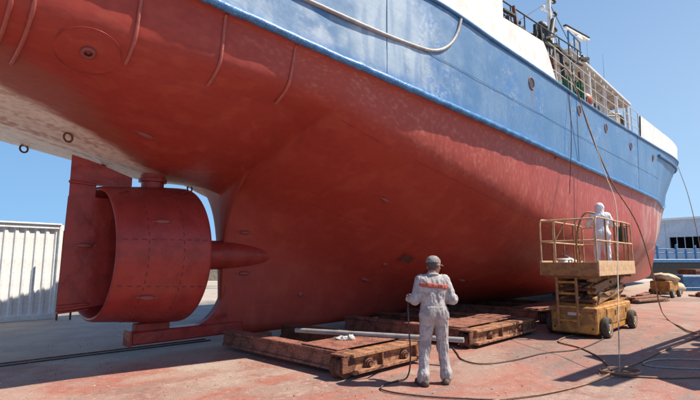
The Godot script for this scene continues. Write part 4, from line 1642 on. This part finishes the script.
func person(label: String, at: Vector3, turn: float, J: Dictionary, suit: Material, hooded: bool) -> Node3D:
	var o := thing("person", label, "person", at, turn)
	var torso := [
		[Vector3(-.075, .97, .01) + J.hip, Vector3(.075, .97, .01) + J.hip, .125, .125],
		[Vector3(-.05, 1.02, 0) + J.hip, J.chest + Vector3(-.05, -.16, .01), .12, .118],
		[Vector3(.05, 1.02, 0) + J.hip, J.chest + Vector3(.05, -.16, .01), .12, .118],
		[J.chest + Vector3(-.075, -.06, 0), J.chest + Vector3(.075, -.06, 0), .128, .128],
		[J.chest + Vector3(-.09, .05, .015), J.chest + Vector3(.09, .05, .015), .112, .112],
		[J.chest + Vector3(-.15, .115, .015), J.chest + Vector3(.15, .115, .015), .066, .066],
		[J.chest + Vector3(0, .10, .015), J.chest + Vector3(0, .19, .0), .085, .06]]
	var legs := []
	for q in ["l", "r"]:
		legs.append([J["hip" + q], J["knee" + q], .104, .070])
		legs.append([J["knee" + q], J["ankle" + q] + Vector3(0, .02, 0), .072, .060])
		legs.append([J["ankle" + q] + Vector3(0, .05, 0), J["ankle" + q] + Vector3(0, .0, -.015), .070, .074])
	var arms := []
	for q in ["l", "r"]:
		arms.append([J["sh" + q], J["el" + q], .073, .060])
		arms.append([J["el" + q], J["wr" + q], .058, .044])
	var seed_ := 3 if hooded else 9
	var s := begin()
	var cloth: Array = torso + legs + arms
	nets(s, cloth, .0105, .05, [], .0045 if hooded else .0075, seed_)
	# the body inside, and head
	var hair := Color(.06, .05, .045)
	var skin := Color(.36, .19, .13)
	var tform := Transform3D(Basis(Vector3.UP, J.look) * Basis(Vector3.RIGHT, J.nod), J.head)
	var inv := tform.affine_inverse()
	var hc := func(p: Vector3) -> Color:
		var l: Vector3 = inv * p
		if abs(abs(l.x) - .033) < .012 and abs(l.y - .002) < .006 and l.z < -.075: return Color(.05, .03, .025)
		if abs(l.y + .064) < .004 and abs(l.x) < .022 and l.z < -.08: return Color(.26, .09, .07)
		if l.y > -.06 and l.z > .025 - l.y * .2 and abs(l.x) < .083: return hair
		return skin
	var sc := func(_p: Vector3) -> Color: return skin
	var bs := begin()
	nets(bs, torso + arms, .03, .05, [], 0.0, 1, -.028, sc)
	nets(bs, legs, .03, .05, [], 0.0, 1, -.028, sc)
	nets(bs, xf(head_bones(), tform), .006, .022, [], 0.0, 1, 0.0, hc)
	for q in ["l", "r"]:
		var d: Vector3 = (J["wr" + q] - J["el" + q]).normalized()
		hand(bs, J["wr" + q] + d * .02, J["hd" + q], J["hb" + q], 1.0 if q == "l" else -1.0, .5, sc)
	part("body", bs, M.skin, o)
	part("coverall", s, suit, o)
	for q in ["l", "r"]:
		var f := begin()
		var a: Vector3 = J["ankle" + q]
		var fd: Vector3 = J["foot" + q]
		var g := Vector3(a.x, .035, a.z)
		nets(f, [[g - fd * .06, g + fd * .08, .045, .046], [g + fd * .08, g + fd * .17 - Vector3(0, .006, 0), .046, .036], [g, a + Vector3(0, .03, 0), .048, .052]], .008, .03, [[Vector3(a.x, .004, a.z), Vector3(0, -1, 0)]])
		var sh := part("shoe", f, M.shoe if not hooded else M.suitwhite, o)
		f = begin()
		box(f, Vector3(a.x, .010, a.z) + fd * .055, Vector3(.088, .02, .27), Basis(Vector3.UP, atan2(-fd.x, -fd.z)), .008)
		part("sole", f, M.rubber, sh)
	if hooded:
		var h := begin()
		var hb := [[Vector3(0, .04, .01), Vector3(0, .03, .035), .108, .106], [Vector3(0, -.02, .0), Vector3(0, -.07, .0), .098, .09], [Vector3(0, -.06, .02), Vector3(0, -.16, .02), .085, .10]]
		nets(h, xf(hb, tform), .009, .04, [[tform * Vector3(0, 0, -.062), tform.basis * Vector3(0, 0, -1)]], .008, 5)
		part("hood", h, suit, o)
		h = begin()
		nets(h, xf([[Vector3(0, -.035, -.105), Vector3(0, -.055, -.115), .038, .04]], tform), .006, .02, [])
		part("respirator", h, M.grey, o)
	else:
		var h := begin()
		nets(h, xf([[Vector3(0, .05, .0), Vector3(0, .05, .028), .097, .095]], tform), .007, .03, [[tform * Vector3(0, .036, 0), tform.basis * Vector3(0, -1, .12).normalized()]], .004, 5)
		var cap := part("cap", h, M.grey, o)
		h = begin()
		var P := []
		for i in 7:
			var row := []
			for j in 9:
				var an: float = lerp(-1.15, 1.15, j / 8.0)
				var rr: float = .088 + .075 * (i / 6.0) * cos(an * .75)
				row.append(tform * Vector3(sin(an) * rr * .95, .046 - .022 * (i / 6.0) - .018 * an * an * .5, -cos(an) * rr + .005))
			P.append(row)
		grid(h, P, [])
		var P2 := []
		for row in P:
			var r2 := []
			for p in row: r2.append(p - Vector3(0, .006, 0))
			P2.append(r2)
		grid(h, P2, [], true)
		part("cap_brim", h, M.grey, cap)
		# chest band round the coverall
		h = begin()
		var c: Vector3 = J.chest
		nets(h, torso + [[c + Vector3(-.15, .03, .01), c + Vector3(.15, .03, .01), .075, .075]], .0105, .05, [[c + Vector3(0, .066, 0), Vector3(.10, 1, 0).normalized()], [c + Vector3(0, .006, 0), Vector3(-.10, -1, 0).normalized()]], .0075, seed_, .012)
		part("chest_band", h, M.stripe, o)
		h = begin()
		nets(h, torso, .0105, .05, [[Vector3(0, 1.045, 0), Vector3.UP], [Vector3(0, 1.005, 0), Vector3.DOWN]], .004, seed_, .003)
		part("waistband", h, suit, o)
		h = begin()
		tube(h, spline([c + Vector3(-.08, .17, -.01), c + Vector3(-.05, .19, .07), c + Vector3(.05, .19, .07), c + Vector3(.08, .17, -.01), c + Vector3(.04, .13, -.09), c + Vector3(-.04, .13, -.09), c + Vector3(-.08, .17, -.01)], .02), .020, 8)
		part("collar", h, suit, o)
	return o
func make_people() -> void:
	var J := {hip = Vector3(0, -.03, 0), chest = Vector3(-.015, 1.285, -.02), head = Vector3(.02, 1.585, -.03), look = -.75, nod = -.08,
		hipl = Vector3(-.095, .88, 0), hipr = Vector3(.095, .88, 0), kneel = Vector3(-.132, .48, -.03), kneer = Vector3(.125, .48, -.045),
		anklel = Vector3(-.175, .09, .03), ankler = Vector3(.165, .09, -.03), footl = Vector3(-.25, 0, -1).normalized(), footr = Vector3(.45, 0, -1).normalized(),
		shl = Vector3(-.185, 1.385, -.01), shr = Vector3(.165, 1.385, -.01), ell = Vector3(-.275, 1.13, .02), elr = Vector3(.265, 1.13, .03),
		wrl = Vector3(-.315, 1.13, -.15), wrr = Vector3(.10, 1.10, -.21), hdl = Vector3(.05, .1, -1), hdr = Vector3(-.8, .05, -.6), hbl = Vector3(-1, .2, -.2), hbr = Vector3(.3, .8, -.5)}
	person("painter in grey coveralls with a red back band and cap, standing on the slipway", Vector3(1.16, .004, -6.60), 8.0, J, M.suit, false)
	var J2 := {hip = Vector3(0, -.03, 0), chest = Vector3(0, 1.31, -.05), head = Vector3(.01, 1.60, -.09), look = -.25, nod = -.15,
		hipl = Vector3(-.095, .90, 0), hipr = Vector3(.095, .90, 0), kneel = Vector3(-.12, .50, -.05), kneer = Vector3(.11, .49, -.02),
		anklel = Vector3(-.13, .09, .0), ankler = Vector3(.13, .09, .04), footl = Vector3(-.15, 0, -1).normalized(), footr = Vector3(.2, 0, -1).normalized(),
		shl = Vector3(-.18, 1.40, -.04), shr = Vector3(.18, 1.40, -.04), ell = Vector3(-.27, 1.18, -.14), elr = Vector3(.29, 1.19, -.10),
		wrl = Vector3(-.13, 1.22, -.36), wrr = Vector3(.22, 1.28, -.35), hdl = Vector3(.4, .15, -1), hdr = Vector3(-.1, .15, -1), hbl = Vector3(-.6, .7, 0), hbr = Vector3(.6, .7, 0)}
	var p := ship_to_world(Vector3(9.15, 1.408, 5.12))
	person("hooded painter in white overalls standing on the lift platform", p, -14.0, J2, M.suitwhite, true)
	# spray gun in the hooded painter's hand
	var t := Transform3D(Basis(Vector3.UP, deg_to_rad(-14.0)), p)
	var o := thing("spray_gun", "dark spray gun in the hooded painter's hands", "spray gun", p, -14.0)
	var s := begin()
	bar(s, Vector3(.21, 1.33, -.42), Vector3(.20, 1.37, -.72), .035, .045, .008)
	part("barrel", s, M.black, o)
	s = begin()
	cyl(s, Vector3(.21, 1.35, -.46), Vector3(.21, 1.22, -.44), .018, 10)
	part("grip", s, M.black, o)
	o = thing("blasting_lance", "short dark lance in the standing painter's hands", "lance", Vector3(1.16, .004, -6.60), 8.0)
	s = begin()
	tube(s, [Vector3(-.315, 1.135, -.24), Vector3(-.02, 1.12, -.32), Vector3(.25, 1.20, -.62)], .016, 8)
	part("tube", s, M.black, o)

# ---------------------------------------------------------------- backgrounds
func make_left_background() -> void:
	# white corrugated container
	var o := thing("shipping_container", "white ribbed container left of the rudder", "container", Vector3(-8.72, 0, -14.0), 45.0 + 180.0)
	# local x runs along the front towards the left of the picture, local z to the back
	var W := 6.0
	var H := 2.74
	var n := 24
	var pw := W / n
	var s := begin()
	var prof := [[0.0, 0.0], [.07, 0.0], [.10, .036], [pw - .03, .036], [pw, 0.0]]
	for k in prof.size() - 1:
		var a := Vector3(prof[k][0], .16, prof[k][1])
		var b := Vector3(prof[k + 1][0], .16, prof[k + 1][1])
		quad(s, a, b, b + Vector3(0, H - .28, 0), a + Vector3(0, H - .28, 0), Vector3(pw * .5, 1, 3))
	var pm := commit(s)
	for k in n:
		var p := part("wall_panel", pm, M.container, o)
		p.position = Vector3(k * pw, 0, .04)
	s = begin()
	box(s, Vector3(W * .5, 1.3, 1.3), Vector3(W - .1, H - .2, 2.2))
	part("body", s, M.container, o)
	s = begin()
	box(s, Vector3(W * .5, H - .06, .06), Vector3(W, .12, .14), Basis(), .01)
	part("top_rail", s, M.container, o)
	s = begin()
	box(s, Vector3(W * .5, .08, .06), Vector3(W, .16, .14), Basis(), .01)
	part("bottom_rail", s, M.container, o)
	for x in [-.06, W + .06]:
		s = begin()
		box(s, Vector3(x, H * .5, .06), Vector3(.12, H, .16), Basis(), .012)
		part("corner_post", s, M.container, o)
	s = begin()
	box(s, Vector3(W * .5, H + .02, 1.25), Vector3(W + .1, .05, 2.6), Basis(), .01)
	part("roof", s, M.container, o)
	# scaffold frame leaning by the container end
	var f := thing("scaffold_frame", "thin rusty scaffold frame beside the white container", "scaffold", Vector3(-8.35, 0, -13.6), 20.0)
	for x in [0.0, .34]:
		s = begin()
		cyl(s, Vector3(x, 0, 0), Vector3(x + .03, 2.55 - x, 0), .028, 8)
		part("upright", s, M.rust, f)
	for y in [.3, .75, 1.2, 1.65]:
		s = begin()
		cyl(s, Vector3(0, y, 0), Vector3(.36, y + .03, 0), .022, 8)
		part("rung", s, M.rust, f)
	# low sunlit wall and clutter far behind the skeg
	var w := thing("boundary_wall", "low pale wall seen through the gap ahead of the nozzle", "wall", Vector3(-16, 0, -42), 0)
	s = begin()
	box(s, Vector3(0, .55, 0), Vector3(44, 1.1, .3), Basis(), .02)
	part("wall", s, M.tan, w)
	s = begin()
	box(s, Vector3(0, 1.14, 0), Vector3(44.1, .08, .42), Basis(), .015)
	part("coping", s, M.offwhite, w)

func wheel_small(parent: Node3D, at: Vector3, r: float) -> void:
	var s := begin()
	lathe(s, at, Vector3(0, 0, 1), [Vector2(.002, -.06), Vector2(r, -.06), Vector2(r, .06), Vector2(r * .6, .07), Vector2(.002, .05)], 18)
	var w := part("wheel", s, M.rubber, parent)
	s = begin()
	lathe(s, at, Vector3(0, 0, 1), [Vector2(r * .55, .072), Vector2(.002, .085)], 12)
	part("hub", s, M.rim, w)
func make_right_background() -> void:
	var s: SurfaceTool
	# long pale shed
	var dir := Vector3(12, 0, 16).normalized()
	var o := thing("warehouse", "long pale grey blue warehouse with one dark opening beyond the bow", "building", Vector3(36, 0, -66), rad_to_deg(atan2(-dir.z, dir.x)))
	# local x along the front, local z towards the camera side
	var Wd := 34.0
	var H := 6.9
	var ox0 := 7.9
	var ox1 := 11.2
	s = begin()
	box(s, Vector3(ox0 * .5, H * .5, -.15), Vector3(ox0, H, .3))
	box(s, Vector3((ox1 + Wd) * .5, H * .5, -.15), Vector3(Wd - ox1, H, .3))
	box(s, Vector3((ox0 + ox1) * .5, 1.55, -.15), Vector3(ox1 - ox0, 3.1, .3))
	box(s, Vector3((ox0 + ox1) * .5, (4.75 + H) * .5, -.15), Vector3(ox1 - ox0, H - 4.75, .3))
	part("wall", s, M.wallpale, o)
	s = begin()
	box(s, Vector3(Wd * .5, H * .5 - .01, -15.3), Vector3(Wd, H - .02, .3))
	part("back_wall", s, M.wallpale, o)
	for x in [.15, Wd - .15]:
		s = begin()
		box(s, Vector3(x, H * .5 - .01, -7.72), Vector3(.3, H - .02, 14.8))
		part("end_wall", s, M.wallpale, o)
	s = begin()
	box(s, Vector3(Wd * .5, H + .15, -7.6), Vector3(Wd + .6, .3, 16.0), Basis(), .03)
	part("roof", s, M.roofpale, o)
	for k in 3:
		s = begin()
		bar(s, Vector3(ox0 + .8 + k * .85, 3.1, -.1), Vector3(ox0 + .8 + k * .85, 4.75, -.1), .07, .07)
		part("mullion", s, M.wallpale, o)
	s = begin()
	bar(s, Vector3(ox0, 3.15, .06), Vector3(ox1, 3.15, .06), .16, .1)
	part("sill", s, M.roofpale, o)
	for k in 16:
		s = begin()
		box(s, Vector3(1.0 + k * 2.15, H * .5, .03), Vector3(.12, H - .1, .06)) if not (1.0 + k * 2.15 > ox0 - .1 and 1.0 + k * 2.15 < ox1 + .1) else box(s, Vector3(1.0 + k * 2.15, 1.5, .03), Vector3(.12, 2.9, .06))
		part("pilaster", s, M.wallpale, o)
	# blue pontoon with posts
	var p := thing("pontoon", "blue railed pontoon standing in front of the warehouse", "pontoon", Vector3(24, 0, -46), 8.0)
	s = begin()
	box(s, Vector3(10, .8, -1.5), Vector3(22, 1.55, 3.0), Basis(), .05)
	part("hull", s, M.black, p)
	s = begin()
	box(s, Vector3(10, 1.75, -1.5), Vector3(22.3, .34, 3.3), Basis(), .04)
	part("deck_edge", s, M.bluepaint, p)
	for k in 20:
		s = begin()
		var hh: float = [1.0, 1.5, 1.1, 1.4][k % 4]
		box(s, Vector3(-.5 + k * 1.08, 1.9 + hh * .5, -.3), Vector3(.17, hh, .17), Basis(), .02)
		part("post", s, M.bluepaint, p)
	for h in [2.55, 2.95]:
		s = begin()
		cyl(s, Vector3(-.8, h, -.3), Vector3(20.5, h, -.3), .05, 8)
		part("rail", s, M.bluepaint, p)
	# trolley under a canvas
	var t := thing("hand_trolley", "small yellow trolley with a canvas cover beyond the lift", "trolley", Vector3(15.0, 0, -22.6), 42.0)
	s = begin()
	box(s, Vector3(0, .52, 0), Vector3(1.5, .5, .8), Basis(), .03)
	part("body", s, M.yellow, t)
	for x in [-.55, .55]:
		for z in [-.42, .42]: wheel_small(t, Vector3(x, .2, z), .2)
	s = begin()
	blob(s, Vector3(.25, .85, 0), Vector3(1.0, .24, .52), Basis(Vector3(0, 0, 1), -.14), 14, .25, 31)
	part("canvas_cover", s, M.tan, t)
	t = thing("covered_heap", "heap under pale sheets behind the yellow trolley", "heap", Vector3(16.6, 0, -24.8), 30)
	s = begin()
	blob(s, Vector3(0, .28, 0), Vector3(1.2, .4, .6), Basis(), 14, .3, 33)
	part("sheet", s, M.tan, t)
	s = begin()
	blob(s, Vector3(-.5, .62, .1), Vector3(.5, .24, .4), Basis(), 12, .4, 34)
	part("sheet_fold", s, M.offwhite, t)
	# crates, planks and drums
	var k := 0
	for e in [[Vector3(19.6, 0, -27.5), 1.1, .9, "bluepaint", "blue crate right of the covered heap"], [Vector3(21.5, 0, -29.5), 1.4, 1.2, "rust", "rust brown crate farthest to the right"], [Vector3(12.9, 0, -24.3), 1.0, .8, "rust", "rust brown crate below the bow"]]:
		var c := thing("crate", e[4], "crate", e[0], 20.0 * k, "crates near the bow")
		s = begin()
		box(s, Vector3(0, e[2] * .5, 0), Vector3(e[1], e[2], e[1] * .8), Basis(), .02)
		part("box", s, M[e[3]], c)
		for y in [.15, e[2] - .12]:
			s = begin()
			box(s, Vector3(0, y, 0), Vector3(e[1] + .06, .12, e[1] * .8 + .06), Basis(), .015)
			part("batten", s, M[e[3]], c)
		k += 1
	for e in [[Vector3(19.0, 0, -24.2), "rustred", "brown tank drum at the right picture edge"]]:
		var c := thing("tank_drum", e[2], "drum", e[0], 0.0, "drums near the bow")
		s = begin()
		lathe(s, Vector3.ZERO, Vector3.UP, [Vector2(.002, 0), Vector2(.40, .0), Vector2(.55, .18), Vector2(.6, .5), Vector2(.58, .85), Vector2(.5, 1.0), Vector2(.46, .98), Vector2(.002, .95)], 24)
		part("shell", s, M[e[1]], c)
		s = begin()
		torus(s, Vector3(0, .98, 0), Vector3.UP, .48, .03, 24)
		part("rim", s, M.rust, c)
	k = 0
	for e in [[17.6, -22.6, 8], [18.6, -23.3, -14], [12.2, -19.6, 30], [11.6, -20.6, 52], [13.4, -21.5, 44]]:
		var c := thing("plank_stack", "brown planks lying %s" % ["nearest the right picture edge", "behind the right hand planks", "right behind the scissor lift", "against the carriage behind the lift", "left of the yellow trolley"][k], "planks", Vector3(e[0], 0, e[1]), e[2], "planks near the bow")
		for j in 5:
			s = begin()
			box(s, Vector3(.1 * (j % 3), .05 + .075 * (j / 2), -.3 + .32 * (j % 2) + .05 * j), Vector3(2.4, .07, .28), Basis(Vector3.UP, .05 * (j - 2)), .01)
			part("plank", s, M.wood if j % 2 else M.rustred, c)
		k += 1

# ---------------------------------------------------------------- hoses and ropes
func line(called: String, label: String, cat: String, pts: Array, r: float, m: Material) -> void:
	var s := begin()
	tube(s, spline(pts, .06), r, 8)
	var o := part(called, s, m)
	tag(o, label, cat)
func make_hoses() -> void:
	line("air_hose", "dark hose from the standing painter's left hand curling onto the slipway", "hose", [Vector3(.83, 1.15, -6.90), Vector3(.83, 1.13, -6.80), Vector3(.82, .98, -6.72), Vector3(.82, .7, -6.66), Vector3(.84, .35, -6.72), Vector3(.80, .05, -6.80), Vector3(.66, .017, -6.74), Vector3(.47, .017, -6.55), Vector3(.42, .017, -6.28), Vector3(.86, .017, -6.01), Vector3(1.44, .017, -5.88), Vector3(2.0, .017, -5.76), Vector3(2.6, .017, -5.2)], .011, M.hosedark)
	line("air_hose", "thin hose snaking from the painter's right leg towards the lift", "hose", [Vector3(1.98, .017, -9.3), Vector3(1.93, .017, -8.7), Vector3(1.90, .017, -8.14), Vector3(2.10, .017, -7.83), Vector3(2.66, .017, -8.06), Vector3(3.53, .017, -8.74), Vector3(4.21, .017, -9.04), Vector3(4.9, .017, -9.7), Vector3(5.9, .017, -10.9)], .011, M.hosedark)
	line("air_hose", "brown hose from under the lift to the tangle on the right", "hose", [Vector3(5.6, .017, -11.3), Vector3(4.7, .017, -10.5), Vector3(4.3, .017, -9.9), Vector3(4.41, .017, -9.24), Vector3(4.29, .017, -8.30), Vector3(3.98, .017, -7.34), Vector3(3.92, .017, -7.09), Vector3(4.16, .017, -6.97), Vector3(4.55, .017, -6.91), Vector3(5.09, .017, -6.97), Vector3(6.5, .017, -7.0)], .014, M.hose)
	line("air_hose", "long brown hose crossing the bottom right corner diagonally", "hose", [Vector3(1.2, .019, -5.5), Vector3(1.79, .019, -5.84), Vector3(2.43, .019, -6.10), Vector3(3.27, .019, -6.63), Vector3(3.90, .05, -7.15), Vector3(4.78, .019, -7.98), Vector3(5.69, .019, -8.84), Vector3(7.18, .019, -10.16), Vector3(8.84, .019, -11.63)], .013, M.hose)
	line("air_hose", "pale thin hose looping at the right edge of the foreground", "hose", [Vector3(6.4, .015, -7.1), Vector3(5.74, .015, -7.42), Vector3(5.0, .015, -7.55), Vector3(4.72, .015, -7.75), Vector3(4.99, .015, -8.06), Vector3(5.35, .015, -8.22), Vector3(5.9, .015, -8.15), Vector3(7.2, .015, -8.0)], .012, M.rope)
	s_coil()
	line("hanging_rope", "pale rope hanging from the deck past the lift to the ground", "rope", [Vector3(4.03, .02, -7.25), Vector3(4.2, .6, -7.5), Vector3(4.84, 1.50, -8.53), Vector3(5.60, 2.84, -9.76), Vector3(6.20, 3.85, -11.2), Vector3(6.50, 5.29, -12.3), Vector3(6.36, 6.6, -12.72), Vector3(6.25, 7.2, -12.95)], .008, M.rope)
	line("supply_hose", "thick brown hose hanging from the deck rail and looping along the slipway", "hose", [Vector3(5.9, 7.35, -12.9), Vector3(6.1, 6.89, -12.42), Vector3(6.76, 5.33, -12.8), Vector3(7.45, 3.97, -13.15), Vector3(8.35, 2.75, -13.55), Vector3(8.95, 1.25, -13.95), Vector3(9.25, .3, -14.2), Vector3(9.1, .026, -13.7), Vector3(8.35, .026, -12.1), Vector3(7.95, .026, -11.0), Vector3(8.3, .026, -10.5), Vector3(9.5, .026, -10.2)], .019, M.hose)
	line("deck_rope", "dark thin rope hanging down the red hull left of the lift", "rope", [Vector3(6.2, 7.0, -12.75), Vector3(6.1, 6.4, -12.5), Vector3(5.95, 5.1, -12.2), Vector3(5.75, 3.41, -12.1)], .011, M.hosedark)
	line("mooring_line", "thin line running down from the bow to the right", "rope", [Vector3(25.4, 9.0, -35.5), Vector3(24.3, 6.4, -33.2), Vector3(23.3, 3.3, -31.3), Vector3(22.9, .3, -30.5), Vector3(22.85, .02, -30.3)], .025, M.hosedark)
func s_coil() -> void:
	var s := begin()
	var pts := []
	for k in 40:
		var t := TAU * k / 16.0
		var r := .16 + .002 * k
		pts.append(Vector3(3.98 + cos(t) * r * 1.3, .02 + .0012 * k, -7.18 + sin(t) * r))
	tube(s, pts, .014, 8)
	var o := part("hose_coil", s, M.hose)
	tag(o, "small coil of brown hose where the hanging rope meets the ground", "hose")

# ---------------------------------------------------------------- out of frame: objects added only to shade the right foreground
func make_offstage() -> void:
	var s: SurfaceTool
	var o := thing("added_jib_crane", "rusty lattice jib crane added out of frame to shade the right foreground", "crane", Vector3(11.6, 0, -12.4), 0)
	s = begin()
	box(s, Vector3(.3, .7, 0), Vector3(1.8, 1.4, 1.6), Basis(), .05)
	part("base", s, M.rust, o)
	var tip := Vector3(-4.3, 5.4, 5.9)
	var sd := Vector3(.36, 0, .26)
	for e in [[-1.0, 0.0], [1.0, 0.0], [-1.0, .5], [1.0, .5]]:
		s = begin()
		bar(s, Vector3(0, 1.4 + e[1], 0) + sd * e[0], tip + sd * e[0] * .5 + Vector3(0, e[1] * .4, 0), .10, .10)
		part("chord", s, M.rustyel, o)
	for k in 4:
		s = begin()
		var a := Vector3(0, 1.4, 0).lerp(tip, k * k / 18.0)
		var b := Vector3(0, 1.9, 0).lerp(tip + Vector3(0, .2, 0), (k * k + 2) / 18.0)
		bar(s, a + sd * (1 if k % 2 else -1), b - sd * (1 if k % 2 else -1) * .8, .12, .1)
		part("lacing", s, M.rustyel, o)
	for k in 5:
		s = begin()
		var q := Vector3(0, 1.4, 0).lerp(tip, .35 + k * .14)
		blob(s, q + Vector3(0, -.25, 0), Vector3(.16 + .08 * (k % 3), .35 - .04 * k, .22), Basis(Vector3.UP, k * .8), 8, .6, 50 + k)
		part("sling_bundle", s, M.tan, o)
	o = thing("added_timber_pile", "timber pile added out of frame to shade the right foreground", "timber", Vector3(9.0, 0, -9.4), 10)  # invented pile, added to darken the ground at the right edge
	for k in 12:
		s = begin()
		box(s, Vector3(-.6 + .42 * (k % 4), .18 + .36 * (k / 4), .05 * (k % 3)), Vector3(.38, .34, 3.0 - .2 * (k % 3)), Basis(Vector3.UP, .03 * (k % 5 - 2)), .02)
		part("timber", s, M.wood, o)
	o = thing("added_work_shelter", "canvas work shelter added out of frame to shade the right foreground", "shelter", Vector3(8.0, 0, -7.5), 8)  # invented cover, set where its shadow falls into view
	for x in [-1.0, 1.0]:
		for z in [-.8, .8]:
			s = begin()
			cyl(s, Vector3(x, 0, z), Vector3(x, 3.4, z), .04, 8)
			part("pole", s, M.steel, o)
	s = begin()
	box(s, Vector3(0, 3.42, 0), Vector3(2.3, .04, 2.3), Basis(), .01)
	part("canopy", s, M.tan, o)
